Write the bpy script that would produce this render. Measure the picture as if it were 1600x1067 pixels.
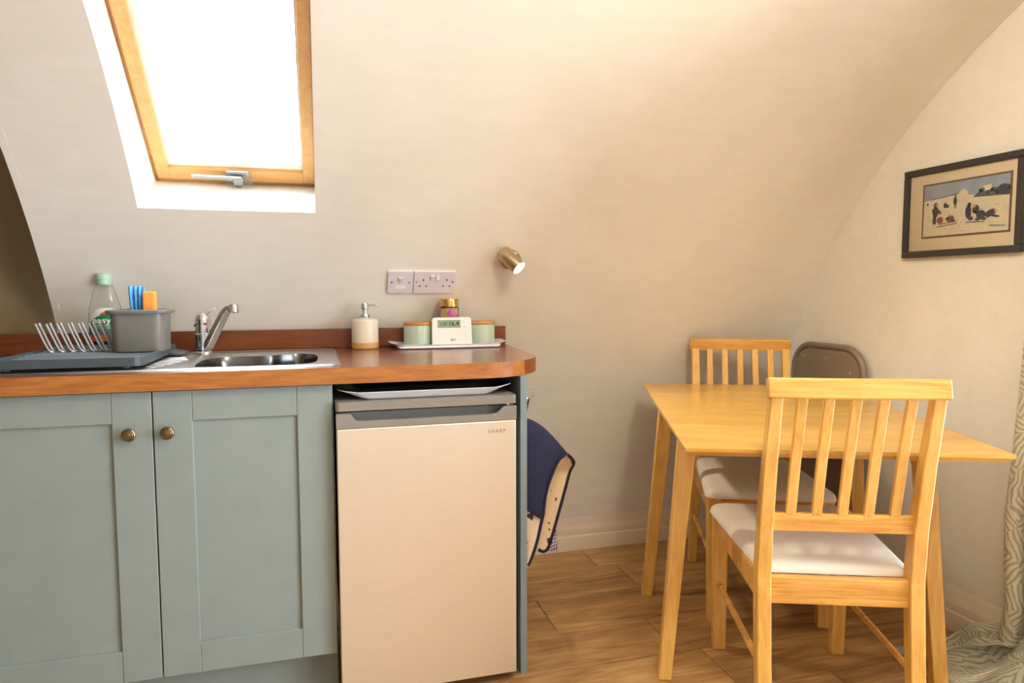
import bpy, bmesh, math, random
from mathutils import Vector, Matrix
from mathutils.geometry import tessellate_polygon

random.seed(7)
for o in list(bpy.data.objects):
    bpy.data.objects.remove(o)
S = bpy.context.scene
COL = S.collection
PI = math.pi
sin, cos, rad = math.sin, math.cos, math.radians

# ------------------------------------------------------------------ camera
YAW, PITCH, ROLL, CAMH = .2757, .0752, -.0021, 1.1237
cam = bpy.data.cameras.new('camera')
cam.sensor_width = 36.0
cam.lens = 36.0 * 1067 / 1600
cam.clip_start = .02
co = bpy.data.objects.new('camera', cam)
COL.objects.link(co)
co.location = (0, 0, CAMH)
fwd = Vector((sin(YAW) * cos(PITCH), cos(YAW) * cos(PITCH), -sin(PITCH)))
rgt = Vector((cos(YAW), -sin(YAW), 0))
up = rgt.cross(fwd)
r2 = rgt * cos(ROLL) - up * sin(-ROLL)
u2 = up * cos(ROLL) + rgt * sin(-ROLL)
co.rotation_euler = Matrix((r2, u2, -fwd)).transposed().to_euler()
S.camera = co

# ------------------------------------------------------------------ light
S.view_settings.view_transform = 'Standard'
S.view_settings.look = 'None'
S.view_settings.gamma = 1
S.view_settings.use_curve_mapping = False
S.view_settings.exposure = 1.03

W = bpy.data.worlds.new('overcast_sky')
S.world = W
W.use_nodes = True
bg = W.node_tree.nodes['Background']
bg.inputs[0].default_value = (.90, .98, 1.09, 1)
bg.inputs[1].default_value = 8.0


def light(name, kind, loc, power, color=(1, 1, 1), rot=None, size=None, size_y=None, portal=False, **kw):
    l = bpy.data.lights.new(name, kind)
    if not portal:
        l.energy = power
    l.color = color
    if kind == 'AREA':
        l.shape = 'RECTANGLE'
        l.size = size
        l.size_y = size_y
        if portal:
            l.cycles.is_portal = True
    for k, v in kw.items():
        setattr(l, k, v)
    o = bpy.data.objects.new(name, l)
    o.location = loc
    if rot is not None:
        o.rotation_euler = rot
    COL.objects.link(o)
    return o


def aim(d):
    return Vector(d).to_track_quat('-Z', 'Y').to_euler()


# barrel vault: circle in the Y-Z plane, axis along X
VY, VZ, VR = .5165, .0355, 2.1996
XL, XR = -.785, 2.0046        # vault lining starts at XL; right end wall at XR
XLL = -1.6                    # far left end wall
SKX0, SKX1 = -.508, -.003     # skylight opening
SKT0, SKT1 = rad(37.29), rad(59.5)
WA = Vector((0, 2.527, 1.484))            # lower edge of the window plane
WD = Vector((0, -.801, .598)).normalized()
WN = Vector((0, WD.z, -WD.y))              # outward
WL = .94
DOOR_Y0, DOOR_Y1, DOOR_H = -.75, 1.02, 1.98

# daylight portals in the three openings of the pod
light('daylight_portal', 'AREA', (XR + .05, (DOOR_Y0 + DOOR_Y1) / 2, DOOR_H / 2), 0, rot=aim((-1, 0, 0)),
      size=DOOR_H, size_y=DOOR_Y1 - DOOR_Y0, portal=True)
pc = WA + WD * (WL / 2) + WN * .1
light('daylight_portal', 'AREA', ((SKX0 + SKX1) / 2, pc.y, pc.z), 0, rot=aim(-WN), size=.5, size_y=.94, portal=True)
# centre of the added, unseen warm fill lamp, built after the structure (its glowing globe is the light)
FILL_C = Vector((.8, VY + .2, 2.04))


# ------------------------------------------------------------------ materials
def lin(r, g, b):
    f = lambda c: c / 12.92 if c <= .04045 else ((c + .055) / 1.055) ** 2.4
    return (f(r / 255), f(g / 255), f(b / 255), 1)


def nm(name):
    m = bpy.data.materials.new(name)
    m.use_nodes = True
    nt = m.node_tree
    return m, nt, nt.nodes['Principled BSDF']


def ramp(nt, fac, stops):
    r = nt.nodes.new('ShaderNodeValToRGB')
    e = r.color_ramp.elements
    while len(e) > 1:
        e.remove(e[-1])
    e[0].position, e[0].color = stops[0]
    for p, c in stops[1:]:
        k = e.new(p)
        k.color = c
    nt.links.new(fac, r.inputs[0])
    return r.outputs[0]


def coords(nt, scale=(1, 1, 1), rot=(0, 0, 0), kind='Object', offset_random=False):
    tc = nt.nodes.new('ShaderNodeTexCoord')
    mp = nt.nodes.new('ShaderNodeMapping')
    mp.inputs['Scale'].default_value = scale
    mp.inputs['Rotation'].default_value = rot
    nt.links.new(tc.outputs[kind], mp.inputs[0])
    if offset_random:
        oi = nt.nodes.new('ShaderNodeObjectInfo')
        mu = nt.nodes.new('ShaderNodeMath')
        mu.operation = 'MULTIPLY'
        mu.inputs[1].default_value = 37.0
        nt.links.new(oi.outputs['Random'], mu.inputs[0])
        nt.links.new(mu.outputs[0], mp.inputs['Location'])
    return mp.outputs[0]


def noise(nt, vec, scale, detail=4, rough=.5, dist=0.0):
    n = nt.nodes.new('ShaderNodeTexNoise')
    n.inputs['Scale'].default_value = scale
    n.inputs['Detail'].default_value = detail
    n.inputs['Roughness'].default_value = rough
    n.inputs['Distortion'].default_value = dist
    nt.links.new(vec, n.inputs['Vector'])
    return n.outputs['Fac']


def bump(nt, p, h, strength, dist=.002):
    b = nt.nodes.new('ShaderNodeBump')
    b.inputs['Strength'].default_value = strength
    b.inputs['Distance'].default_value = dist
    nt.links.new(h, b.inputs['Height'])
    nt.links.new(b.outputs[0], p.inputs['Normal'])


def mathn(nt, op, a, b=None):
    n = nt.nodes.new('ShaderNodeMath')
    n.operation = op
    for i, v in enumerate((a, b)):
        if v is None:
            continue
        if isinstance(v, (int, float)):
            n.inputs[i].default_value = v
        else:
            nt.links.new(v, n.inputs[i])
    return n.outputs[0]


def plain(name, c, rough=.5, metal=0.0, var=.06, scale=30, bstr=0.0, spec=.5, coat=0.0):
    m, nt, p = nm(name)
    v = coords(nt)
    f = noise(nt, v, scale, 3)
    a = tuple(x * (1 - var) for x in c[:3]) + (1,)
    b = tuple(min(1, x * (1 + var)) for x in c[:3]) + (1,)
    nt.links.new(ramp(nt, f, [(.3, a), (.7, b)]), p.inputs['Base Color'])
    p.inputs['Roughness'].default_value = rough
    p.inputs['Metallic'].default_value = metal
    p.inputs['Specular IOR Level'].default_value = spec
    p.inputs['Coat Weight'].default_value = coat
    if bstr:
        bump(nt, p, f, bstr)
    return m


def plaster(name, c1, c2):
    m, nt, p = nm(name)
    v = coords(nt)
    f1 = noise(nt, v, 1.7, 5, .55, .6)
    f2 = noise(nt, coords(nt, (1, 3, 3)), 9, 5, .6)
    mx = mathn(nt, 'ADD', mathn(nt, 'MULTIPLY', f1, .7), mathn(nt, 'MULTIPLY', f2, .3))
    nt.links.new(ramp(nt, mx, [(.34, c1), (.66, c2)]), p.inputs['Base Color'])
    p.inputs['Roughness'].default_value = .75
    p.inputs['Specular IOR Level'].default_value = .25
    bump(nt, p, noise(nt, v, 26, 6, .6), .12, .004)
    return m


def wood(name, light_c, dark_c, axis='X', scale=1.0, rough=.4, grain=9.0, rnd=True, coat=0.0, contrast=(.32, .68), bstr=.05, fine=.32):
    m, nt, p = nm(name)
    s = {'X': (1.2, grain, grain), 'Y': (grain, 1.2, grain), 'Z': (grain, grain, 1.2)}[axis]
    v = coords(nt, tuple(k * scale for k in s), offset_random=rnd)
    f1 = noise(nt, v, 2.2, 6, .62, 1.2)
    s2 = {'X': (2, 60, 60), 'Y': (60, 2, 60), 'Z': (60, 60, 2)}[axis]
    f2 = noise(nt, coords(nt, tuple(k * scale for k in s2), offset_random=rnd), 3, 3, .5)
    mx = mathn(nt, 'ADD', mathn(nt, 'MULTIPLY', f1, 1 - fine), mathn(nt, 'MULTIPLY', f2, fine))
    nt.links.new(ramp(nt, mx, [(contrast[0], dark_c), (contrast[1], light_c)]), p.inputs['Base Color'])
    p.inputs['Roughness'].default_value = rough
    p.inputs['Coat Weight'].default_value = coat
    p.inputs['Coat Roughness'].default_value = .2
    bump(nt, p, f2, bstr, .001)
    return m


def floor_wood(name):
    m, nt, p = nm(name)
    oi = nt.nodes.new('ShaderNodeObjectInfo')
    v = coords(nt, (1.0, 6.5, 6.5), offset_random=True)
    f1 = noise(nt, v, 1.3, 7, .6, 2.6)
    f2 = noise(nt, coords(nt, (2.2, 38, 38), offset_random=True), 2.0, 5, .65, .8)
    f3 = noise(nt, coords(nt, (1.1, 2.2, 2.2), offset_random=True), 2.2, 3, .5, .8)
    mx = mathn(nt, 'ADD', mathn(nt, 'MULTIPLY', f1, .44), mathn(nt, 'MULTIPLY', f2, .34))
    mx = mathn(nt, 'ADD', mx, mathn(nt, 'MULTIPLY', f3, .22))
    mx = mathn(nt, 'ADD', mx, mathn(nt, 'MULTIPLY', mathn(nt, 'SUBTRACT', oi.outputs['Random'], .5), .07))
    col = ramp(nt, mx, [(.34, lin(112, 76, 40)), (.47, lin(162, 120, 72)), (.64, lin(204, 164, 108))])
    nt.links.new(col, p.inputs['Base Color'])
    p.inputs['Roughness'].default_value = .42
    bump(nt, p, f2, .08, .001)
    return m


def brushed(name, c, rough=.3, axis=(2, 2, 140), metal=1.0, var=.08):
    m, nt, p = nm(name)
    f = noise(nt, coords(nt, axis), 4, 3)
    a = tuple(x * (1 - var) for x in c[:3]) + (1,)
    b = tuple(min(1, x * (1 + var)) for x in c[:3]) + (1,)
    nt.links.new(ramp(nt, f, [(.3, a), (.7, b)]), p.inputs['Base Color'])
    p.inputs['Metallic'].default_value = metal
    p.inputs['Roughness'].default_value = rough
    return m


def thin_glass(name, tint=(1, 1, 1, 1), gloss=.06, ior=1.3):
    m, nt, p = nm(name)
    nt.nodes.remove(p)
    t = nt.nodes.new('ShaderNodeBsdfTransparent')
    t.inputs[0].default_value = tint
    g = nt.nodes.new('ShaderNodeBsdfGlossy')
    g.inputs['Roughness'].default_value = .03
    fr = nt.nodes.new('ShaderNodeFresnel')
    fr.inputs[0].default_value = ior
    mx = nt.nodes.new('ShaderNodeMixShader')
    nt.links.new(mathn(nt, 'ADD', fr.outputs[0], gloss), mx.inputs[0])
    nt.links.new(t.outputs[0], mx.inputs[1])
    nt.links.new(g.outputs[0], mx.inputs[2])
    nt.links.new(mx.outputs[0], nt.nodes['Material Output'].inputs[0])
    return m


def glow(name, c, s):
    m, nt, p = nm(name)
    p.inputs['Base Color'].default_value = (.9, .9, .88, 1)
    p.inputs['Emission Color'].default_value = c
    p.inputs['Emission Strength'].default_value = s
    return m


def leaf_cloth(name):
    m, nt, p = nm(name)
    uv = coords(nt, (1, 1, 1), kind='UV')
    vo = nt.nodes.new('ShaderNodeTexVoronoi')
    vo.voronoi_dimensions = '2D'
    vo.inputs['Scale'].default_value = 15.0
    nt.links.new(uv, vo.inputs['Vector'])
    sep = nt.nodes.new('ShaderNodeSeparateColor')
    nt.links.new(vo.outputs['Color'], sep.inputs[0])
    ang = mathn(nt, 'MULTIPLY', sep.outputs[0], 6.283)
    sx = nt.nodes.new('ShaderNodeSeparateXYZ')
    nt.links.new(uv, sx.inputs[0])
    dot = mathn(nt, 'ADD', mathn(nt, 'MULTIPLY', sx.outputs[0], mathn(nt, 'COSINE', ang)),
                mathn(nt, 'MULTIPLY', sx.outputs[1], mathn(nt, 'SINE', ang)))
    dot = mathn(nt, 'ADD', dot, mathn(nt, 'MULTIPLY', noise(nt, uv, 13, 2), .055))
    st = mathn(nt, 'SINE', mathn(nt, 'MULTIPLY', dot, 430.0))
    f = noise(nt, uv, 40, 3)
    st = mathn(nt, 'ADD', st, mathn(nt, 'MULTIPLY', f, .6))
    nt.links.new(ramp(nt, st, [(.25, lin(204, 197, 176)), (.75, lin(158, 154, 132))]), p.inputs['Base Color'])
    p.inputs['Roughness'].default_value = .9
    p.inputs['Sheen Weight'].default_value = .2
    return m


def check_cloth(name):
    m, nt, p = nm(name)
    uv = coords(nt, kind='UV')
    sx = nt.nodes.new('ShaderNodeSeparateXYZ')
    nt.links.new(uv, sx.inputs[0])
    a = mathn(nt, 'GREATER_THAN', mathn(nt, 'FRACT', mathn(nt, 'MULTIPLY', sx.outputs[0], 90.0)), .76)
    b = mathn(nt, 'GREATER_THAN', mathn(nt, 'FRACT', mathn(nt, 'MULTIPLY', sx.outputs[1], 90.0)), .76)
    nt.links.new(ramp(nt, mathn(nt, 'MAXIMUM', a, b), [(.4, lin(232, 230, 228)), (.6, lin(38, 44, 104))]),
                 p.inputs['Base Color'])
    p.inputs['Roughness'].default_value = .9
    return m


def print_cloth(name):
    m, nt, p = nm(name)
    v = coords(nt)
    f = noise(nt, coords(nt, (1, 1, .6)), 38, 2, .4, 1.5)
    nt.links.new(ramp(nt, f, [(.645, lin(226, 206, 172)), (.66, lin(58, 62, 88))]), p.inputs['Base Color'])
    p.inputs['Roughness'].default_value = .9
    bump(nt, p, noise(nt, v, 60, 3), .3, .003)
    return m


def woven(name, c):
    m, nt, p = nm(name)
    v = coords(nt, (150, 150, 150), rot=(0, 0, .78))
    ck = nt.nodes.new('ShaderNodeTexChecker')
    ck.inputs['Scale'].default_value = 1.0
    ck.inputs['Color1'].default_value = tuple(x * .93 for x in c[:3]) + (1,)
    ck.inputs['Color2'].default_value = c
    nt.links.new(v, ck.inputs['Vector'])
    nt.links.new(ck.outputs[0], p.inputs['Base Color'])
    p.inputs['Roughness'].default_value = .92
    bump(nt, p, ck.outputs['Fac'], .15, .001)
    return m


MAT = {}
MAT['plaster'] = plaster('warm_plaster', lin(225, 220, 209), lin(236, 232, 223))
MAT['brown_wall'] = plaster('mottled_brown', lin(128, 111, 84), lin(140, 122, 94))  # mottled brown over the recess wall and the left end wall
MAT['reveal'] = plain('white_reveal_paint', lin(246, 243, 234), .6, var=.02)
MAT['skirting'] = plain('cream_skirting_paint', lin(232, 220, 200), .45, var=.03, scale=8)
MAT['subfloor'] = plain('dark_underlay', lin(60, 38, 20), .9)
MAT['floor'] = floor_wood('oak_laminate')
MAT['pine'] = wood('varnished_pine', lin(230, 184, 122), lin(210, 154, 90), 'X', .8, .4, 12)
MAT['pine_up'] = wood('varnished_pine_long', lin(230, 184, 122), lin(210, 154, 90), 'Z', .8, .4, 12)
MAT['sash_white'] = plain('white_sash_bead', lin(244, 240, 230), .5, var=.03)
MAT['glass'] = thin_glass('window_glass')
MAT['sage'] = plain('sage_grey_paint', lin(134, 146, 143), .48, var=.035, scale=14, bstr=.04)
MAT['panel_grey'] = plain('blue_grey_paint', lin(126, 142, 146), .45, var=.03, scale=14)
MAT['worktop'] = wood('oiled_hardwood', lin(132, 76, 48), lin(98, 50, 30), 'X', 1.2, .24, 10, coat=.25, bstr=.03)
MAT['lipping'] = wood('oiled_hardwood_lipping', lin(186, 124, 62), lin(136, 78, 32), 'X', 2.2, .38, 7, bstr=.03)
MAT['endgrain'] = wood('oiled_hardwood_end', lin(150, 80, 38), lin(96, 44, 20), 'Y', 2, .4, 14)
MAT['upstand'] = wood('dark_oiled_hardwood', lin(134, 72, 34), lin(96, 46, 20), 'X', 1.5, .35, 8)
MAT['steel'] = brushed('brushed_steel', lin(186, 184, 180), .32, (3, 90, 90))
MAT['shaded_bowl_steel'] = brushed('shaded_bowl_steel', lin(104, 104, 106), .22, (40, 40, 40))  # same steel as the deck, its dark reflections put into the colour
MAT['chrome'] = plain('chrome', lin(225, 226, 228), .06, 1.0, .02)
MAT['satin_brass'] = brushed('satin_nickel_brass', lin(196, 176, 140), .28, (60, 60, 3))
MAT['gold'] = plain('polished_gold_lid', lin(222, 186, 110), .2, 1.0, .04)
MAT['bronze'] = plain('antique_bronze', lin(132, 112, 84), .32, .9, .15, 60)
MAT['silver_door'] = brushed('silver_fridge_skin', lin(226, 216, 198), .38, (3, 3, 60), .55, .02)
MAT['fridge_grey'] = plain('grey_fridge_plastic', lin(136, 130, 122), .42, .1, .03)
MAT['fridge_dark'] = plain('dark_fridge_recess', lin(110, 112, 110), .4, .1, .03)
MAT['black'] = plain('black_gap', lin(16, 16, 16), .7)
MAT['white_plastic'] = plain('white_socket_plastic', lin(224, 218, 226), .35, var=.015)
MAT['white_gloss'] = plain('white_gloss_plastic', lin(240, 238, 232), .28, var=.01)
MAT['slot'] = plain('dark_slot', lin(46, 40, 36), .7)
MAT['screw'] = plain('steel_screw', lin(170, 168, 165), .3, 1.0)
MAT['slate'] = plain('slate_grey_plastic', lin(70, 80, 86), .45, var=.05)
MAT['slate_rib'] = plain('lit_slate_plastic', lin(112, 124, 132), .35, var=.05)  # paler than the tray: light on the rib tops put into colour
MAT['wire'] = plain('grey_coated_wire', lin(178, 180, 184), .3, .6)
MAT['tub'] = plain('mid_grey_plastic', lin(118, 116, 110), .38, var=.03)
MAT['blue_cloth'] = plain('blue_dishcloth', lin(92, 166, 226), .9, var=.28, scale=160, bstr=.5)
MAT['sponge'] = plain('orange_sponge', lin(246, 160, 72), .95, var=.06, scale=120, bstr=.4)
MAT['clear_plastic'] = thin_glass('clear_bottle_plastic', (.96, .97, .94, 1), .025, 1.05)
MAT['green_liquid'] = plain('green_liquid', lin(8, 62, 40), .2, var=.05, coat=.5)
MAT['label_green'] = plain('green_label', lin(20, 128, 84), .35, var=.02)
MAT['label_orange'] = plain('orange_label', lin(222, 96, 44), .35, var=.02)
MAT['label_grey'] = plain('grey_green_label', lin(84, 120, 108), .35, var=.1, scale=200)
MAT['label_white'] = plain('white_print', lin(240, 240, 236), .4, var=.01)
MAT['cap'] = plain('pale_mint_cap', lin(178, 214, 190), .4, var=.02)
MAT['cream_ceramic'] = plain('cream_ceramic', lin(228, 216, 196), .3, var=.02)
MAT['pale_wood'] = wood('pale_bamboo', lin(224, 176, 116), lin(206, 152, 92), 'X', 2.5, .45, 6)
MAT['lid_wood'] = wood('bamboo_lid', lin(206, 148, 82), lin(184, 122, 58), 'X', 2.5, .45, 6)
MAT['mint'] = plain('mint_enamel', lin(178, 196, 174), .3, var=.02)
MAT['tray_white'] = plain('white_melamine', lin(236, 233, 238), .3, var=.02)
MAT['tray_green'] = plain('dark_green_melamine', lin(14, 46, 34), .22, var=.3, scale=18)
MAT['lcd'] = plain('lcd_green', lin(140, 164, 130), .25, var=.02)
MAT['ink'] = plain('dark_ink', lin(44, 46, 44), .6, var=.02)
MAT['grey_ink'] = plain('grey_ink', lin(140, 132, 120), .5, .3, .02)
MAT['pink'] = plain('magenta_label', lin(176, 84, 140), .4, var=.4, scale=60)
MAT['jar'] = plain('amber_spice', lin(190, 160, 110), .2, .3, .15)
MAT['honey'] = wood('honey_rubberwood', lin(238, 194, 108), lin(208, 146, 62), 'Z', 1.1, .36, 9, contrast=(.32, .62))
MAT['honey_x'] = wood('honey_rubberwood_cross', lin(232, 182, 98), lin(196, 126, 48), 'X', 1.1, .36, 9, contrast=(.36, .62))
MAT['table_top'] = wood('honey_table_veneer', lin(224, 182, 92), lin(196, 142, 54), 'X', .8, .3, 7, contrast=(.34, .62), coat=.15)
MAT['cushion'] = woven('cream_woven_fabric', lin(244, 238, 228))
MAT['brown_metal'] = plain('taupe_metal', lin(140, 126, 112), .42, .25, .03)
MAT['brown_vinyl'] = plain('taupe_pad', lin(138, 122, 106), .55, .0, .05, 60)
MAT['navy'] = plain('navy_cotton', lin(40, 42, 70), .95, var=.12, scale=80, bstr=.3)
MAT['navy_trim'] = plain('navy_binding', lin(34, 32, 56), .9, var=.1, scale=120)
MAT['print'] = print_cloth('cream_printed_cotton')
MAT['check'] = check_cloth('blue_check_cotton')
MAT['curtain'] = leaf_cloth('leaf_print_curtain')
MAT['frame_black'] = plain('black_picture_frame', lin(52, 50, 50), .45, var=.1)
MAT['mount'] = plain('cream_mount_board', lin(232, 214, 180), .8, var=.015)
MAT['mount_brown'] = plain('brown_mount_slip', lin(112, 84, 66), .7, var=.02)
MAT['snow'] = plain('painted_snow', lin(226, 214, 184), .7, var=.07, scale=70)
MAT['paint_sky'] = plain('painted_sky', lin(158, 166, 182), .7, var=.12, scale=22)
MAT['paint_dark'] = plain('painted_dark_blue', lin(60, 66, 88), .7, var=.3, scale=150)
MAT['paint_brown'] = plain('painted_brown', lin(82, 68, 58), .7, var=.3, scale=150)
MAT['paint_red'] = plain('painted_red', lin(164, 76, 66), .7, var=.2, scale=150)
MAT['paint_skin'] = plain('painted_skin', lin(206, 160, 130), .7, var=.1)
MAT['paint_tree'] = plain('painted_tree', lin(96, 104, 112), .7, var=.35, scale=190)
MAT['lamp_glow'] = glow('lit_bulb', (1, .93, .8, 1), 14)
MAT['opal'] = glow('fill_globe_glow', (1, .88, .68, 1), 42)  # glow of the added fill globe


# ------------------------------------------------------------------ mesh helpers
class M:
    def __init__(s):
        s.v, s.f, s.mi = [], [], []

    def add(s, vs, fs, mi=0):
        b = len(s.v)
        s.v += [Vector(p) for p in vs]
        for f in fs:
            s.f.append([b + i for i in f])
            s.mi.append(mi)
        return s

    def box(s, x0, x1, y0, y1, z0, z1, mi=0):
        return s.add([(x0, y0, z0), (x1, y0, z0), (x1, y1, z0), (x0, y1, z0), (x0, y0, z1), (x1, y0, z1), (x1, y1, z1), (x0, y1, z1)],
                     [(0, 3, 2, 1), (4, 5, 6, 7), (0, 1, 5, 4), (1, 2, 6, 5), (2, 3, 7, 6), (3, 0, 4, 7)], mi)

    def beam(s, pts, w, d, side=(1, 0, 0), mi=0):
        """rectangular bar along pts; w across 'side', d across the third direction; w, d may be lists"""
        pts = [Vector(p) for p in pts]
        n = len(pts)
        ws = w if isinstance(w, (list, tuple)) else [w] * n
        ds = d if isinstance(d, (list, tuple)) else [d] * n
        side = Vector(side).normalized()
        vs = []
        for i, p in enumerate(pts):
            t = (pts[min(i + 1, n - 1)] - pts[max(i - 1, 0)]).normalized()
            sd = (side - t * side.dot(t)).normalized()
            if i in (0, n - 1):
                sd = side
            dd = t.cross(sd).normalized() if i not in (0, n - 1) else None
            if dd is None:
                # keep the ends cut square to the floor when the bar is mostly upright
                dd = Vector((0, 0, 1)).cross(side) if abs(t.z) > .8 else t.cross(sd).normalized()
                if dd.length < 1e-6:
                    dd = t.cross(sd)
                dd.normalize()
                if dd.dot(t.cross(sd)) < 0:
                    dd = -dd
            a, b = ws[i] / 2, ds[i] / 2
            vs += [p - sd * a - dd * b, p + sd * a - dd * b, p + sd * a + dd * b, p - sd * a + dd * b]
        fs = [(3, 2, 1, 0)]
        for i in range(n - 1):
            k = 4 * i
            for j in range(4):
                fs.append((k + j, k + (j + 1) % 4, k + 4 + (j + 1) % 4, k + 4 + j))
        k = 4 * (n - 1)
        fs.append((k, k + 1, k + 2, k + 3))
        return s.add(vs, fs, mi)

    def tube(s, pts, r, n=10, closed=False, mi=0, sy=1.0):
        pts = [Vector(p) for p in pts]
        m = len(pts)
        rs = r if isinstance(r, (list, tuple)) else [r] * m
        vs, fs = [], []
        prev = None
        for i, p in enumerate(pts):
            if closed:
                t = (pts[(i + 1) % m] - pts[i - 1]).normalized()
            else:
                t = (pts[min(i + 1, m - 1)] - pts[max(i - 1, 0)]).normalized()
            if prev is None:
                a = Vector((0, 0, 1)) if abs(t.z) < .9 else Vector((1, 0, 0))
                x = t.cross(a).normalized()
            else:
                x = (prev - t * prev.dot(t)).normalized()
            prev = x
            y = t.cross(x)
            for k in range(n):
                q = 2 * PI * k / n
                vs.append(p + (x * cos(q) + y * sin(q) * sy) * rs[i])
        for i in range(m if closed else m - 1):
            for k in range(n):
                a, b = i * n + k, i * n + (k + 1) % n
                c, d = ((i + 1) % m) * n + (k + 1) % n, ((i + 1) % m) * n + k
                fs.append((a, b, c, d))
        if not closed:
            fs.append(tuple(range(n - 1, -1, -1)))
            fs.append(tuple((m - 1) * n + k for k in range(n)))
        return s.add(vs, fs, mi)

    def lathe(s, prof, n=32, at=(0, 0, 0), sx=1.0, sy=1.0, axis=None, mi=0, cap0=True, cap1=True):
        vs, fs = [], []
        rot = Matrix.Identity(3) if axis is None else Vector((0, 0, 1)).rotation_difference(Vector(axis)).to_matrix()
        at = Vector(at)
        for r, z in prof:
            for k in range(n):
                q = 2 * PI * k / n
                vs.append(at + rot @ Vector((r * cos(q) * sx, r * sin(q) * sy, z)))
        m = len(prof)
        for i in range(m - 1):
            for k in range(n):
                fs.append((i * n + k, i * n + (k + 1) % n, (i + 1) * n + (k + 1) % n, (i + 1) * n + k))
        if cap0:
            fs.append(tuple(range(n - 1, -1, -1)))
        if cap1:
            fs.append(tuple((m - 1) * n + k for k in range(n)))
        return s.add(vs, fs, mi)

    def grid(s, nu, nv, fn, mi=0):
        vs = [fn(i / (nu - 1), j / (nv - 1)) for j in range(nv) for i in range(nu)]
        fs = [(j * nu + i, j * nu + i + 1, (j + 1) * nu + i + 1, (j + 1) * nu + i) for j in range(nv - 1) for i in range(nu - 1)]
        return s.add(vs, fs, mi)

    def slab(s, outer, z0, z1, holes=(), mi=0, mi_side=None, to3=None):
        """flat plate from a 2-D outline with holes, extruded z0..z1"""
        to3 = to3 or (lambda x, y, z: (x, y, z))
        loops = [list(outer)] + [list(h) for h in holes]
        flat = [p for l in loops for p in l]
        tris = tessellate_polygon([[Vector((p[0], p[1], 0)) for p in l] for l in loops])
        n = len(flat)
        vs = [to3(p[0], p[1], z0) for p in flat] + [to3(p[0], p[1], z1) for p in flat]
        s.add(vs, [tuple(t) for t in tris] + [tuple(n + i for i in reversed(t)) for t in tris], mi)
        fs = []
        o = 0
        for l in loops:
            k = len(l)
            for i in range(k):
                a, b = o + i, o + (i + 1) % k
                fs.append((a, b, n + b, n + a))
            o += k
        base = len(s.v) - len(vs)
        for f in fs:
            s.f.append([base + i for i in f])
            s.mi.append(mi if mi_side is None else mi_side)
        return s

    def xf(s, mat):
        s.v = [mat @ p for p in s.v]
        return s


ZERO = Vector((0, 0, 0))


def obj(name, m, mats, parent=None, smooth=False, bevel=0, seg=2, origin=None, label=None, weld=False, ang=35):
    if not isinstance(mats, (list, tuple)):
        mats = [mats]
    off = Vector(origin) if origin is not None else ZERO
    me = bpy.data.meshes.new(name)
    me.from_pydata([tuple(p - off) for p in m.v], [], m.f)
    for k in mats:
        me.materials.append(MAT[k])
    me.polygons.foreach_set('material_index', m.mi)
    b = bmesh.new()
    b.from_mesh(me)
    if weld:
        bmesh.ops.remove_doubles(b, verts=b.verts, dist=1e-5)
    bmesh.ops.recalc_face_normals(b, faces=b.faces)
    b.to_mesh(me)
    b.free()
    if smooth:
        me.polygons.foreach_set('use_smooth', [True] * len(me.polygons))
        me.set_sharp_from_angle(angle=rad(ang))
    me.update()
    o = bpy.data.objects.new(name, me)
    COL.objects.link(o)
    if parent is not None:
        o.parent = parent
    elif origin is not None:
        o.location = off
    if bevel:
        md = o.modifiers.new('edge', 'BEVEL')
        md.width = bevel
        md.segments = seg
        md.limit_method = 'ANGLE'
        md.angle_limit = rad(40)
    if label:
        o['label'] = label
    return o


def tag(o, label, cat, group=None):
    o['label'] = label
    o['category'] = cat
    if group:
        o['group'] = group
    return o


def struct(o, label=None, cat=None):
    o['kind'] = 'structure'
    if label:
        o['label'] = label
    if cat:
        o['category'] = cat
    return o


def empty(name, loc=(0, 0, 0), rot=(0, 0, 0)):
    o = bpy.data.objects.new(name, None)
    o.location = loc
    o.rotation_euler = rot
    o.empty_display_size = .05
    COL.objects.link(o)
    return o


def thing(name, label, cat, loc=(0, 0, 0), rot=(0, 0, 0), group=None):
    return tag(empty(name, loc, rot), label, cat, group)


def copy_tree(o, parent=None):
    c = o.copy()
    COL.objects.link(c)
    c.parent = parent
    for ch in [k for k in bpy.data.objects if k.parent is o]:
        copy_tree(ch, c)
    return c


FONT = bpy.data.fonts[0] if bpy.data.fonts else None


def text_mesh(txt, size, fn, shear=0.0, bold=0.0, space=1.0):
    """letters as a thin mesh; fn maps (x, y) of the flat text (centred) to 3-D"""
    cu = bpy.data.curves.new('txt', 'FONT')
    cu.body = txt
    cu.size = size
    cu.align_x = 'CENTER'
    cu.align_y = 'CENTER'
    cu.shear = shear
    cu.offset = bold
    cu.space_character = space
    cu.resolution_u = 3
    t = bpy.data.objects.new('txt', cu)
    COL.objects.link(t)
    bpy.context.view_layer.update()
    me = bpy.data.meshes.new_from_object(t)
    m = M()
    m.add([fn(v.co.x, v.co.y) for v in me.vertices], [tuple(p.vertices) for p in me.polygons])
    bpy.data.objects.remove(t)
    bpy.data.curves.remove(cu)
    bpy.data.meshes.remove(me)
    return m


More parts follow.
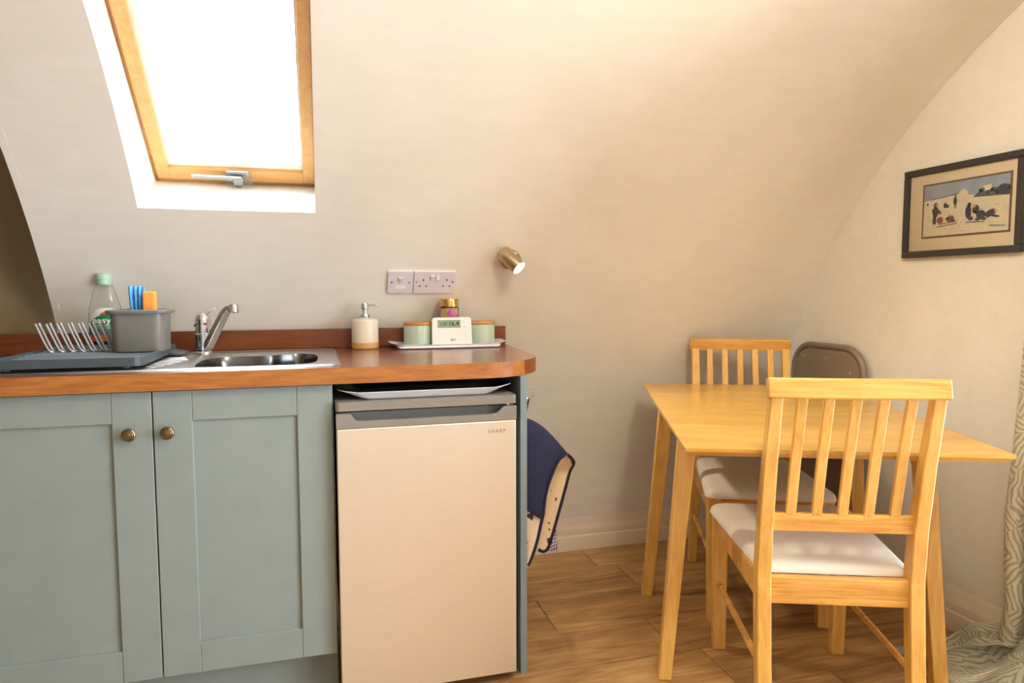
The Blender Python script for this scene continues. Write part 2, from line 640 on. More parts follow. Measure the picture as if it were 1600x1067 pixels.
def crom(pts, n=8, closed=True):
    out = []
    m = len(pts)
    rng = range(m) if closed else range(m - 1)
    for i in rng:
        if closed:
            p0, p1, p2, p3 = pts[i - 1], pts[i], pts[(i + 1) % m], pts[(i + 2) % m]
        else:
            p0, p1, p2, p3 = pts[max(i - 1, 0)], pts[i], pts[i + 1], pts[min(i + 2, m - 1)]
        for k in range(n):
            t = k / n
            out.append(tuple(.5 * (2 * b + (c - a) * t + (2 * a - 5 * b + 4 * c - d) * t * t + (3 * b - a - 3 * c + d) * t ** 3)
                             for a, b, c, d in zip(p0, p1, p2, p3)))
    if not closed:
        out.append(tuple(pts[-1]))
    return out


def rrect(x0, x1, y0, y1, r, n=5):
    out = []
    for cx, cy, a in ((x1 - r, y1 - r, 0), (x0 + r, y1 - r, 90), (x0 + r, y0 + r, 180), (x1 - r, y0 + r, 270)):
        for k in range(n + 1):
            q = rad(a + 90 * k / n)
            out.append((cx + r * cos(q), cy + r * sin(q)))
    return out


def vault_pt(X, th, r=VR):
    return Vector((X, VY + r * cos(th), VZ + r * sin(th)))


def vault_y(z):
    return VY + math.sqrt(max(0, VR * VR - (z - VZ) ** 2))


# ------------------------------------------------------------------ the shell
def build_shell():
    t0 = -math.asin(VZ / VR)
    # back half of the vault, with the roof-window opening left out
    xs = [XL, SKX0, SKX1] + [SKX1 + (XR - SKX1) * k / 6 for k in range(1, 7)]
    ths = [t0 + (SKT0 - t0) * k / 14 for k in range(15)]
    ths += [SKT0 + (SKT1 - SKT0) * k / 8 for k in range(1, 9)]
    ths += [SKT1 + (PI / 2 - SKT1) * k / 12 for k in range(1, 13)]
    m = M()
    m.add([vault_pt(x, t) for t in ths for x in xs], [])
    n = len(xs)
    for j in range(len(ths) - 1):
        for i in range(n - 1):
            if i == 1 and 14 <= j < 22:
                continue
            m.f.append([j * n + i, j * n + i + 1, (j + 1) * n + i + 1, (j + 1) * n + i])
            m.mi.append(0)
    struct(obj('wall_back', m, 'plaster', smooth=True, ang=80), 'curved plastered back wall arching over into the ceiling', 'wall')
    m = M()
    tt = [PI / 2 + (PI / 2 - t0) * k / 40 for k in range(41)]
    m.grid(2, 41, lambda u, v: vault_pt(XLL + (XR - XLL) * u, PI / 2 + (PI / 2 - t0) * v))
    struct(obj('wall_front', m, 'plaster', smooth=True, ang=80), 'curved plastered wall behind the viewer', 'wall')
    # recess to the left of the lining: dark brown wall, flat top, plastered cheek
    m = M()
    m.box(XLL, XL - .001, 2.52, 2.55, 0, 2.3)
    struct(obj('wall_alcove', m, 'brown_wall'), 'dark brown wall left of the curved lining', 'wall')
    m = M()
    m.box(XLL, XL, VY, 2.55, VZ + VR, VZ + VR + .03)
    struct(obj('ceiling', m, 'plaster'), 'flat plastered ceiling over the recess', 'ceiling')
    m = M()
    arc = [(VY + VR * cos(t), VZ + VR * sin(t)) for t in [rad(25) + (PI / 2 - rad(25)) * k / 20 for k in range(21)]]
    poly = arc + [(2.52, VZ + VR)]
    m.slab(poly, XL - .02, XL, to3=lambda a, b, c: (c, a, b))
    struct(obj('wall_cheek', m, 'plaster'), 'end of the curved lining beside the recess', 'wall')
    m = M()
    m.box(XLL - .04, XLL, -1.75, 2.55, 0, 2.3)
    struct(obj('wall_left', m, 'brown_wall'), 'left end wall out of view, browned to cut bounced light', 'wall')  # unseen; brown chosen to weaken light bounced onto the right wall
    # right end wall with the glazed-door opening
    arc = [(VY + (VR + .02) * cos(t), VZ + (VR + .02) * sin(t)) for t in [t0 + (PI - 2 * t0) * k / 60 for k in range(61)]]
    outer = arc[:]
    outer = [(arc[0][0], 0)] + arc[1:-1] + [(arc[-1][0], 0), (DOOR_Y0, 0), (DOOR_Y0, DOOR_H), (DOOR_Y1, DOOR_H), (DOOR_Y1, 0)]
    m = M()
    m.slab(outer, XR, XR + .1, to3=lambda a, b, c: (c, a, b))
    struct(obj('wall_right', m, 'plaster'), 'flat plastered end wall with the picture and the curtain', 'wall')
    # glazed door
    d = struct(empty('door_1', (XR + .05, (DOOR_Y0 + DOOR_Y1) / 2, 0)), 'white framed glazed double door behind the curtain', 'door')
    L = Vector(d.location)
    ym = (DOOR_Y0 + DOOR_Y1) / 2
    for a, b in ((DOOR_Y0, ym - .004), (ym + .004, DOOR_Y1)):
        m = M()
        x0, x1 = XR + .03, XR + .07
        m.box(x0, x1, a, a + .07, 0, DOOR_H)
        m.box(x0, x1, b - .07, b, 0, DOOR_H)
        m.box(x0, x1, a + .07, b - .07, 0, .14)
        m.box(x0, x1, a + .07, b - .07, DOOR_H - .07, DOOR_H)
        leaf = obj('door_leaf', m, 'sash_white', d, origin=L)
        m = M()
        m.box(XR + .047, XR + .053, a + .07, b - .07, .14, DOOR_H - .07)
        obj('pane', m, 'glass', leaf, origin=L)


def build_skylight():
    # local frame: u along X, v up the slope, w outwards
    P = lambda x, v, w: Vector((x, 0, 0)) + WA + WD * v + WN * w
    w = struct(empty('window_1', ((SKX0 + SKX1) / 2, WA.y, WA.z)), 'pine roof window in a white reveal set into the curved wall', 'window')
    L = Vector(w.location)
    # reveal: white lining between vault and window frame
    m = M()
    N = 8
    edge = [SKT0 + (SKT1 - SKT0) * k / N for k in range(N + 1)]
    for x in (SKX0, SKX1):
        vs = [vault_pt(x, t) for t in edge] + [P(x, WL * k / N, .005) for k in range(N + 1)]
        m.add(vs, [(k, k + 1, N + 2 + k, N + 1 + k) for k in range(N)])
    a = [vault_pt(SKX0, SKT0), vault_pt(SKX1, SKT0), P(SKX1, 0, .005), P(SKX0, 0, .005)]
    m.add(a, [(0, 1, 2, 3)])
    a = [vault_pt(SKX0, SKT1), vault_pt(SKX1, SKT1), P(SKX1, WL, .005), P(SKX0, WL, .005)]
    m.add(a, [(0, 1, 2, 3)])
    obj('reveal', m, 'reveal', w, origin=L)

    def bar(x0, x1, v0, v1, w0, w1):
        m = M()
        vs = [P(x, v, q) for q in (w0, w1) for (x, v) in ((x0, v0), (x1, v0), (x1, v1), (x0, v1))]
        return m.add(vs, [(0, 3, 2, 1), (4, 5, 6, 7), (0, 1, 5, 4), (1, 2, 6, 5), (2, 3, 7, 6), (3, 0, 4, 7)])
    X0, X1 = SKX0, SKX1
    # outer frame lies behind the sash
    fr = bar(X0, X1, 0, .03, .004, .09)
    for q in (bar(X0, X0 + .016, .0, WL, .004, .09), bar(X1 - .006, X1, .0, WL, .004, .09), bar(X0, X1, WL - .03, WL, .004, .09)):
        fr.add(q.v, q.f)
    obj('outer_frame', fr, 'pine', w, origin=L)
    sash = [('sash_rail', bar(X0 + .05, X1 - .038, .028, .075, -.012, .05), 'pine'),
            ('sash_rail', bar(X0 + .05, X1 - .038, WL - .09, WL - .03, -.012, .05), 'pine'),
            ('sash_stile', bar(X0 + .012, X0 + .05, .028, WL - .03, -.012, .05), 'pine_up'),
            ('sash_stile', bar(X1 - .038, X1 - .001, .028, WL - .03, -.012, .05), 'pine_up')]
    for n, q, mt in sash:
        obj(n, q, mt, w, origin=L, bevel=.002)
    bd = M()
    x0, x1, v0, v1 = X0 + .05, X1 - .038, .075, WL - .09
    b = .024
    for q in (bar(x0, x0 + b, v0 + b, v1 - b, .004, .05), bar(x1 - .006, x1, v0 + b, v1 - b, .004, .05), bar(x0, x1, v0, v0 + b, .004, .05), bar(x0, x1, v1 - b, v1, .004, .05)):
        bd.add(q.v, q.f)
    obj('glazing_bead', bd, 'sash_white', w, origin=L)
    obj('pane', bar(x0, x1, v0, v1, .04, .046), 'glass', w, origin=L)
    # handle: plate, catch and lever
    h = obj('handle', bar(-.285, -.212, .048, .079, -.026, -.012), 'steel_grey', w, origin=L, bevel=.004, seg=3)
    m = M()
    m.beam([P(-.235, .064, -.038), P(-.30, .068, -.040), P(-.365, .072, -.042), P(-.388, .082, -.05)], [.016, .014, .014, .012], [.010, .010, .010, .006], side=WD)
    obj('lever', m, 'steel_grey', h, origin=L, bevel=.003)
    m = M()
    m.beam([P(-.246, .066, -.040), P(-.248, .045, -.040), P(-.250, .02, -.026)], [.03, .03, .018], [.014, .014, .012], side=(1, 0, 0))
    obj('catch', m, 'steel_grey', h, origin=L, bevel=.003)
    obj('keep_plate', bar(-.287, -.206, .004, .026, -.004, .004), 'keep', w, origin=L)


MAT['steel_grey'] = plain('painted_silver', lin(160, 160, 160), .35, .5, .03)
MAT['keep'] = plain('clear_keep_plate', lin(206, 202, 184), .4, .1, .05)


def build_floor():
    m = M()
    m.box(XLL, XR, -1.75, 2.72, -.04, -.008)
    fl = struct(obj('floor', m, 'subfloor'), 'brown oak effect plank floor', 'floor')
    seams = [2.74, 2.515, 2.287, 2.059, 1.831]
    while seams[-1] > -1.5:
        seams.append(seams[-1] - .228)
    known = {0: 1.072, 2: .735, 4: 1.131}
    g = .0011
    for r in range(len(seams) - 1):
        y1, y0 = seams[r], seams[r + 1]
        st = known.get(r, random.uniform(XLL, XLL + 1.28))
        while st > XLL:
            st -= 1.28
        x = st
        while x < XR:
            a, b = max(x, XLL), min(x + 1.28, XR)
            if b - a > .02:
                c = Vector(((a + b) / 2, (y0 + y1) / 2, 0))
                w, d = (b - a) / 2 - g, (y1 - y0) / 2 - g
                e = .0022
                q = M()
                q.add([(-w, -d, -.01), (w, -d, -.01), (w, d, -.01), (-w, d, -.01),
                       (-w, -d, -.0012), (w, -d, -.0012), (w, d, -.0012), (-w, d, -.0012),
                       (-w + e, -d + e, 0), (w - e, -d + e, 0), (w - e, d - e, 0), (-w + e, d - e, 0)],
                      [(0, 1, 5, 4), (1, 2, 6, 5), (2, 3, 7, 6), (3, 0, 4, 7),
                       (4, 5, 9, 8), (5, 6, 10, 9), (6, 7, 11, 10), (7, 4, 8, 11), (8, 9, 10, 11)])
                o = obj('plank', q, 'floor', fl)
                o.location = c
            x += 1.28


def skirting(name, path_fn, a, b, n, label):
    prof = [(0, 0), (.018, 0), (.018, .058), (.0165, .062), (.0125, .066), (.0125, .088), (.011, .094), (.006, .104), (.0045, .118), (.0, .142)]
    m = M()
    vs, k = [], len(prof)
    for i in range(n + 1):
        t = a + (b - a) * i / n
        vs += [path_fn(t, p, z) for p, z in prof]
    fs = [(i * k + j, i * k + j + 1, (i + 1) * k + j + 1, (i + 1) * k + j) for i in range(n) for j in range(k - 1)]
    m.add(vs, fs + [tuple(range(k)), tuple(n * k + j for j in range(k))])
    struct(obj(name, m, 'skirting', smooth=True, ang=25), label, 'baseboard')


build_shell()
build_skylight()
build_floor()
skirting('baseboard_back', lambda t, p, z: (t, vault_y(z) - .004 - p, z), .57, XR - .002, 1, 'cream moulded skirting board along the curved back wall')
skirting('baseboard_right', lambda t, p, z: (XR - .001 - p, t, z), 1.06, vault_y(0) - .03, 1, 'cream moulded skirting board along the right end wall')

# added fill lamp out of view: warms and brightens the vault
cl = thing('fill_lamp', 'unseen opal globe added as warm fill light above the viewer', 'lamp', (FILL_C.x, FILL_C.y, 2.23))
m = M()
m.lathe([(.06, -.02), (.06, .0)], 24)
m.lathe([(.012, -.10), (.012, -.02)], 12)
obj('fill_lamp_base', m, 'white_gloss', cl, smooth=True)
m = M()
m.lathe([(.11 * sin(PI * k / 16) + .0005, -.11 * cos(PI * k / 16) + FILL_C.z - 2.23) for k in range(17)], 24)
obj('globe', m, 'opal', cl, smooth=True)

# ------------------------------------------------------------------ kitchen run
ZC, TC = .923, .043
YC, YD = 1.8252, 1.8444
X_GAP, X_DR = -.4002, .0306


def build_cabinet():
    c = thing('sink_cabinet', 'sage grey shaker base cabinet with two doors under the sink', 'cabinet', (-.41, 2.1, 0))
    L = Vector(c.location)
    m = M()
    x0, x1, y0, y1, z0, z1 = -.86, X_DR, YD + .02, 2.42, .146, ZC - TC - .001
    t = .018
    m.box(x0, x0 + t, y0, y1, z0, z1)
    m.box(x1 - t, x1, y0, y1, z0, z1)
    m.box(x0 + t, x1 - t, y0, y1, z0, z0 + t)
    m.box(x0 + t, x1 - t, y1 - .01, y1, z0 + t, z1)
    m.box(x0 + t, x1 - t, y0, y0 + .018, z1 - .07, z1)
    obj('carcass', m, 'panel_grey', c, origin=L)
    m = M()
    m.box(x0, x1, YD + .06, YD + .078, .0, .145)
    obj('plinth', m, 'sage', c, origin=L)
    zb, zt = .1438, .8765
    for a, b, hx in ((-.846, X_GAP - .0018, -.451), (X_GAP + .0012, X_DR - .002, -.366)):
        d = obj('door', M().box(a + .08, b - .08, YD + .008, YD + .016, zb + .07, zt - .07), 'sage', c, origin=L, label='sage grey shaker door')
        wl = .0885
        for (xa, xb) in ((a, a + wl), (b - wl, b)):
            obj('stile', M().box(xa, xb, YD, YD + .0195, zb, zt), 'sage', d, origin=L, bevel=.0016)
        for (za, zz) in ((zb, zb + .0805), (zt - .0765, zt)):
            obj('rail', M().box(a + wl + .0004, b - wl - .0004, YD + .0004, YD + .0195, za, zz), 'sage', d, origin=L, bevel=.0016)
        m = M()
        m.lathe([(.007, 0), (.0065, .008), (.0075, .010), (.0155, .0125), (.0165, .016), (.0155, .0195), (.0135, .021), (.0125, .0205),
                 (.0115, .0225), (.0095, .0235), (.0085, .0232), (.0075, .0250), (.004, .0262), (.0008, .0265)], 28,
                at=(hx, YD, .774), axis=(0, -1, 0))
        obj('knob', m, 'bronze', d, origin=L, smooth=True, ang=30, label='round antique bronze knob')


build_cabinet()

ep = tag(obj('end_panel', M().box(.547, .5665, 1.846, 2.49, 0, ZC - TC - .0005), 'panel_grey', origin=(.557, 2.1, 0), bevel=.001),
         'blue grey end panel standing beside the fridge', 'panel')

# worktop with a rounded clipped corner and a cut-out for the bowl
corner = crom([(.36, YC), (.44, YC + .001), (.51, YC + .014), (.568, YC + .05), (.611, YC + .1), (.637, YC + .16), (.645, YC + .24)], 5, closed=False)
outer = [(-1.58, YC)] + corner + [(.672, 2.515), (-1.58, 2.515)]
hole = [(-.345, 1.915), (.012, 1.915), (.012, 2.335), (-.345, 2.335)]
m = M()
m.slab(outer, ZC - TC, ZC, [hole], 0, 1)
# darker end grain on the turned corner
for i, f in enumerate(m.f):
    if m.mi[i] == 1:
        c = sum((m.v[k] for k in f), Vector()) / len(f)
        if c.x > .572:
            m.mi[i] = 2
wt = tag(obj('worktop', m, ['worktop', 'lipping', 'endgrain'], origin=(-.4, 2.1, ZC), bevel=.004),
         'oiled red brown hardwood worktop with orange front edge and rounded corner', 'worktop')
us = tag(obj('upstand', M().box(-1.58, .672, 2.462, 2.482, ZC + .0005, .990), 'upstand', origin=(-.4, 2.47, ZC), bevel=.002),
         'dark red brown wooden upstand along the back of the worktop', 'upstand')


def build_sink():
    s = thing('sink', 'stainless steel inset sink with single bowl and ribbed drainer', 'sink', (-.44, 2.13, ZC))
    L = Vector(s.location)
    z = ZC + .003
    rim = crom([(-.318, 1.965), (-.332, 2.10), (-.318, 2.20), (-.282, 2.246), (-.21, 2.256), (-.155, 2.254), (-.112, 2.284), (-.055, 2.303), (-.012, 2.24),
                (-.006, 2.11), (-.018, 1.995), (-.06, 1.935), (-.16, 1.925), (-.27, 1.93)], 5)
    out = rrect(-.95, .054, 1.868, 2.392, .02)
    inn = rrect(-.938, .042, 1.880, 2.380, .014)
    m = M()
    # deck with dished margin round the bowl
    cx, cy = -.165, 2.1
    big = [(cx + (x - cx) * 1.10, cy + (y - cy) * 1.08) for x, y in rim]
    tris = tessellate_polygon([[Vector((p[0], p[1], 0)) for p in inn], [Vector((p[0], p[1], 0)) for p in big]])
    fl = inn + big
    m.add([(x, y, z) for x, y in fl], [tuple(t) for t in tris])
    n = len(out)
    m.add([(x, y, z) for x, y in inn] + [(x, y, z + .0022) for x, y in rrect(-.943, .047, 1.875, 2.385, .017)] + [(x, y, ZC + .0004) for x, y in out],
          [(r * n + i, r * n + (i + 1) % n, (r + 1) * n + (i + 1) % n, (r + 1) * n + i) for r in range(2) for i in range(n)])
    k = len(rim)
    rows = [(1.0, z, big), (1.0, z - .004, rim)]
    m.add([(x, y, z) for x, y in big] + [(x, y, z - .006) for x, y in rim],
          [(i, (i + 1) % k, k + (i + 1) % k, k + i) for i in range(k)])
    deck = obj('deck', m, 'steel', s, origin=L, smooth=True, weld=True, ang=50)
    m = M()
    vs = []
    lv = [(1.0, -.006), (.985, -.014), (.965, -.03), (.94, -.10), (.90, -.135), (.82, -.148), (.3, -.152), (.06, -.153)]
    for sc, dz in lv:
        vs += [(cx + (x - cx) * sc, cy + (y - cy) * sc, z + dz) for x, y in rim]
    m.add(vs, [(r * k + i, r * k + (i + 1) % k, (r + 1) * k + (i + 1) % k, (r + 1) * k + i) for r in range(len(lv) - 1) for i in range(k)]
          + [tuple((len(lv) - 1) * k + i for i in range(k))])
    obj('bowl', m, 'shaded_bowl_steel', s, origin=L, smooth=True, ang=60)
    for i in range(9):
        y = 1.945 + i * .046
        x1 = -.372 if i < 7 else -.42
        m = M()
        m.tube([(-.86, y, z - .001), (-.85, y, z + .0015), (x1 - .012 * abs(i - 4), y, z + .0015), (x1 + .01 - .012 * abs(i - 4), y, z - .001)], [.004, .006, .006, .004], 8, sy=.5)
        obj('drainer_rib', m, 'steel', deck, origin=L, smooth=True)


build_sink()


def build_tap():
    T = Vector((-.352, 2.338, ZC + .003))
    t = thing('mixer_tap', 'chrome single lever mixer tap rising behind the bowl', 'tap', T)
    m = M()
    m.lathe([(.027, 0), (.027, .004), (.0245, .007), (.0245, .062), (.0232, .064), (.0232, .068), (.0245, .070), (.0245, .088), (.0235, .096)], 28)
    obj('body', m, 'chrome', t, smooth=True, ang=30)
    m = M()
    m.lathe([(.0242, .0965), (.0242, .104), (.022, .118), (.016, .127), (.004, .131)], 28)
    dome = obj('cartridge_dome', m, 'chrome', t, smooth=True, ang=30)
    m = M()
    # lever sweeps up from the back-left of the dome to a small upturned lip on the right
    m.grid(7, 9, lambda u, v: Vector((-.0245 + .068 * v, (-.021 + .042 * u) * (1 - .45 * v), .096 + .050 * math.sin(v * PI / 2) - .008 * (2 * u - 1) ** 2 * (1 - v) + .004 * max(0, v - .8) * 5)))
    m.grid(7, 9, lambda u, v: Vector((-.0225 + .064 * v, (-.020 + .040 * u) * (1 - .45 * v), .092 + .046 * math.sin(v * PI / 2) - .008 * (2 * u - 1) ** 2 * (1 - v))))
    m2 = M()
    n, r = 7, 9
    m2.v = m.v
    m2.f = list(m.f)
    o = n * r
    ring = [i for i in range(n)] + [j * n + n - 1 for j in range(1, r)] + [(r - 1) * n + i for i in range(n - 2, -1, -1)] + [j * n for j in range(r - 2, 0, -1)]
    for i in range(len(ring)):
        a, b = ring[i], ring[(i + 1) % len(ring)]
        m2.f.append([a, b, o + b, o + a])
    m2.mi = [0] * len(m2.f)
    obj('lever', m2, 'chrome', t, smooth=True, ang=50)
    m = M()
    m.lathe([(.0045, 0), (.0045, .002), (.002, .003)], 14, at=(.009, -.0228, .094), axis=(.36, -.93, 0))
    obj('temperature_dot', m, 'dot', t, smooth=True, label='red and blue temperature dot')
    # swivel spout reaching right and towards the viewer
    d = Vector((.74, -.67, 0)).normalized()
    P = lambda s, z: d * s + Vector((0, 0, z))
    side = Vector((-d.y, d.x, 0))
    m = M()
    pts = crom([tuple(P(.012, .016)), tuple(P(.03, .036)), tuple(P(.075, .098)), tuple(P(.098, .128)), tuple(P(.117, .143)), tuple(P(.136, .146))], 4, closed=False)
    m.beam(pts, [.032 - .008 * i / len(pts) for i in range(len(pts))], [.02 - .004 * i / len(pts) for i in range(len(pts))], side=side)
    sp = obj('spout', m, 'chrome', t, bevel=.005, seg=3, smooth=True, ang=30)
    m = M()
    c = P(.138, .146)
    m.lathe([(.013, -.016), (.0148, -.013), (.015, .004), (.013, .010), (.006, .0125), (.001, .013)], 22, at=c)
    obj('nozzle', m, 'chrome', sp, smooth=True, ang=30)


MAT['dot'] = plain('red_dot', lin(168, 48, 96), .4, var=.3, scale=300)
build_tap()


def build_rack():
    r = thing('dish_rack', 'slate grey plastic dish draining rack on the drainer', 'dish rack', (-.593, 2.105, ZC + .006))
    L = Vector(r.location)
    x0, x1, y0, y1 = -.757, -.428, 1.883, 2.335
    zb, zt = ZC + .013, ZC + .036
    out = rrect(x0, x1, y0, y1, .022)
    inn = rrect(x0 + .006, x1 - .006, y0 + .006, y1 - .006, .017)
    m = M()
    m.slab(out, zb, zt, [inn])
    m.slab(inn, zb, zb + .003)
    # spill lip at the right rear
    m.add([(x1 - .001, 2.20, zb + .008), (x1 + .036, 2.205, zb + .002), (x1 + .036, 2.315, zb + .002), (x1 - .001, 2.32, zb + .008),
           (x1 - .001, 2.20, zb + .004), (x1 + .036, 2.205, zb - .001), (x1 + .036, 2.315, zb - .001), (x1 - .001, 2.32, zb + .004)],
          [(0, 1, 2, 3), (7, 6, 5, 4), (0, 4, 5, 1), (1, 5, 6, 2), (2, 6, 7, 3), (3, 7, 4, 0)])
    obj('tray', m, 'slate', r, origin=L, bevel=.003)
    for i in range(11):
        y = y0 + .03 + i * .039
        zr = zb + .012 + .0011 * i
        if 2.07 < y < 2.22:
            zr = min(zr, zb + .0155)
        m = M()
        m.beam([(x0 + .010, y, zr), (x1 - .010, y, zr - .002)], .007, .007, side=(0, 1, 0))
        obj('rib', m, 'slate_rib', r, origin=L, bevel=.002, seg=1)
    for x in (x0 + .03, x1 - .04):
        for y in (y0 + .02, y1 - .03):
            m = M()
            m.lathe([(.009, ZC + .0075), (.011, zb + .001)], 14, at=(x, y, 0))
            obj('foot', m, 'slate', r, origin=L, smooth=True)
    for i in range(7):
        x = -.722 + i * .0262
        y = 2.165
        z = zt - .004
        m = M()
        m.tube(crom([(x - .030, y, z + .078), (x - .004, y, z + .012), (x + .003, y + .002, z + .002), (x + .009, y + .006, z - .001), (x + .008, y + .011, z + .002),
                     (x + .001, y + .013, z + .012), (x - .025, y + .013, z + .080)], 4, closed=False), .0034, 8)
        obj('plate_prong', m, 'wire', r, origin=L, smooth=True)
    m = M()
    m.tube([(-.74, 2.178, zt - .004), (-.551, 2.178, zt - .004)], .003, 8)
    obj('prong_bar', m, 'wire', r, origin=L, smooth=True)


build_rack()


def build_caddy():
    c = thing('utensil_caddy', 'mid grey plastic utensil tub standing on the dish rack', 'caddy', (-.484, 2.15, ZC + .0325))
    z0, h = .0, .116
    m = M()
    lv = [(0, 0, .92), (.003, .0, 1.0), (h - .012, 0, 1.06)]
    loops = []

    def loop(hw, hd, r, z):
        return [(x, y, z) for x, y in rrect(-hw, hw, -hd, hd, r, 6)]
    L = [loop(.060, .054, .02, .004), loop(.064, .058, .024, .0), loop(.066, .060, .026, .006), loop(.069, .063, .027, h - .012),
         loop(.076, .070, .03, h - .012), loop(.079, .073, .032, h - .008), loop(.079, .073, .032, h - .002), loop(.076, .070, .03, h),
         loop(.068, .062, .026, h), loop(.066, .060, .026, h - .008), loop(.062, .056, .024, .008)]
    k = len(L[0])
    m.add([p for l in L for p in l], [(r * k + i, r * k + (i + 1) % k, (r + 1) * k + (i + 1) % k, (r + 1) * k + i) for r in range(len(L) - 1) for i in range(k)]
          + [tuple(range(k)), tuple((len(L) - 1) * k + i for i in range(k))])
    obj('tub', m, 'tub', c, smooth=True, ang=40)
    # folded cloth
    m = M()
    path = [(-.020, 0), (-.014, -.006), (-.008, .005), (-.002, -.006), (.003, .005), (.008, -.006), (.014, .004), (.018, -.003)]
    pp = crom(path, 4, closed=False)
    n = len(pp)
    vs = []
    for z, s in ((.01, .7), (.06, .82), (.12, .9), (.18, 1.05)):
        vs += [(-.494 + x * s, 2.15 + y * s * 1.3, ZC + .034 + z) for x, y in pp]
    m.add(vs, [(r * n + i, r * n + i + 1, (r + 1) * n + i + 1, (r + 1) * n + i) for r in range(3) for i in range(n - 1)])
    o = obj('dishcloth', m, 'blue_cloth', origin=(-.49, 2.15, ZC + .036), smooth=True, ang=60)
    so = o.modifiers.new('thick', 'SOLIDIFY')
    so.thickness = .003
    tag(o, 'folded bright blue dishcloth standing in the grey tub', 'cloth')
    m = M()
    m.box(-.476, -.446, 2.132, 2.172, ZC + .042, ZC + .198)
    o = obj('sponge', m, 'sponge', origin=(-.461, 2.15, ZC + .036), bevel=.004, seg=3)
    tag(o, 'orange sponge standing in the grey tub', 'sponge')


build_caddy()


def build_bottle():
    B = Vector((-.640, 2.395, ZC + .0035))
    b = thing('washing_up_bottle', 'clear plastic washing up liquid bottle with green label and mint cap', 'bottle', B)
    sy = .62
    prof = [(.040, 0), (.044, .003), (.046, .012), (.0465, .05), (.047, .09), (.0465, .12), (.044, .145), (.039, .165), (.033, .185), (.026, .206), (.020, .219)]
    m = M()
    m.lathe(prof, 40, sy=sy)
    obj('bottle_body', m, 'clear_plastic', b, smooth=True)
    m = M()
    m.lathe([(.039, .002), (.0435, .005), (.045, .014), (.0455, .056)], 32, sy=sy)
    obj('liquid', m, 'green_liquid', b, smooth=True)
    m = M()
    m.lathe([(.0185, .216), (.0195, .218), (.0195, .232), (.0205, .233), (.0205, .246), (.019, .249), (.012, .2515), (.001, .252)], 28)
    obj('cap', m, 'cap', b, smooth=True)

    def rr(z):
        for (r0, z0), (r1, z1) in zip(prof, prof[1:]):
            if z0 <= z <= z1:
                return r0 + (r1 - r0) * (z - z0) / (z1 - z0)
        return .046

    def S(x, z, e):     # x: arc position -1..1 (front is -y)
        a = -PI / 2 + x * 1.15
        r = rr(z) + e
        return (r * cos(a), r * sin(a) * sy, z)

    def patch(z0, top, e, mi):
        q = M()
        q.grid(25, 9, lambda u, v: S(-1 + 2 * u, z0 + (top(-1 + 2 * u) - z0) * v, e), mi)
        return q
    lm = M()
    q = patch(.042, lambda x: .145 - .05 * (max(0, x - .3)) ** 2 - .045 * max(0, -x) ** 2, .0006, 3)
    lm.add(q.v, q.f, 3)
    q = patch(.042, lambda x: .125 + .012 * x - .03 * x * x, .001, 0)
    lm.add(q.v, q.f, 0)
    q = M().grid(16, 5, lambda u, v: S(-.15 + 1.15 * u, .125 + .012 * (-.15 + 1.15 * u) - .03 * (-.15 + 1.15 * u) ** 2 + v * (.004 + .022 * u), .0012))
    lm.add(q.v, q.f, 1)
    q = M().grid(25, 3, lambda u, v: S(-1 + 2 * u, .042 + .020 * v, .0013))
    lm.add(q.v, q.f, 1)
    q = M().grid(25, 3, lambda u, v: S(-1 + 2 * u, .0625 + .013 * v, .0013))
    lm.add(q.v, q.f, 2)
    lab = obj('label', lm, ['label_green', 'label_orange', 'label_grey', 'label_white'], b, smooth=True, ang=80, label='green and orange wraparound label')
    w = 1 / (.0475 * .85)
    for txt, size, x0, z0, bold in (('easy', .026, -.08, .106, .0006), ('WASHING', .0085, -.06, .0905, .0001), ('UP LIQUID', .0085, -.06, .0825, .0001), ('SIMPLY', .006, -.3, .1215, .0001)):
        q = text_mesh(txt, size, lambda x, y: S(x0 + x * w / 1.15, z0 + y, .002), bold=bold)
        obj('label_text', q, 'label_white', lab)


build_bottle()


def build_soap():
    s = thing('soap_dispenser', 'cream ceramic soap dispenser with wooden base and chrome pump', 'soap dispenser', (.153, 2.408, ZC))
    obj('base', M().lathe([(.042, 0), (.0455, .003), (.046, .010), (.0455, .0225)], 40), 'pale_wood', s, smooth=True)
    obj('body', M().lathe([(.0455, .0226), (.0455, .090), (.044, .098), (.039, .1025), (.016, .104)], 40), 'cream_ceramic', s, smooth=True)
    obj('collar', M().lathe([(.0165, .1035), (.0175, .105), (.0175, .117), (.0165, .119), (.010, .120), (.010, .123)], 28), 'chrome', s, smooth=True)
    h = obj('pump_head', M().lathe([(.0085, .121), (.0085, .134), (.0135, .136), (.0140, .140), (.0140, .152), (.0125, .157), (.006, .159)], 28), 'chrome', s, smooth=True)
    obj('nozzle', M().tube([(.008, -.002, .1515), (.028, -.006, .1515), (.041, -.008, .1500), (.044, -.0085, .147)], [.0042, .004, .0036, .003], 12), 'chrome', h, smooth=True)


build_soap()


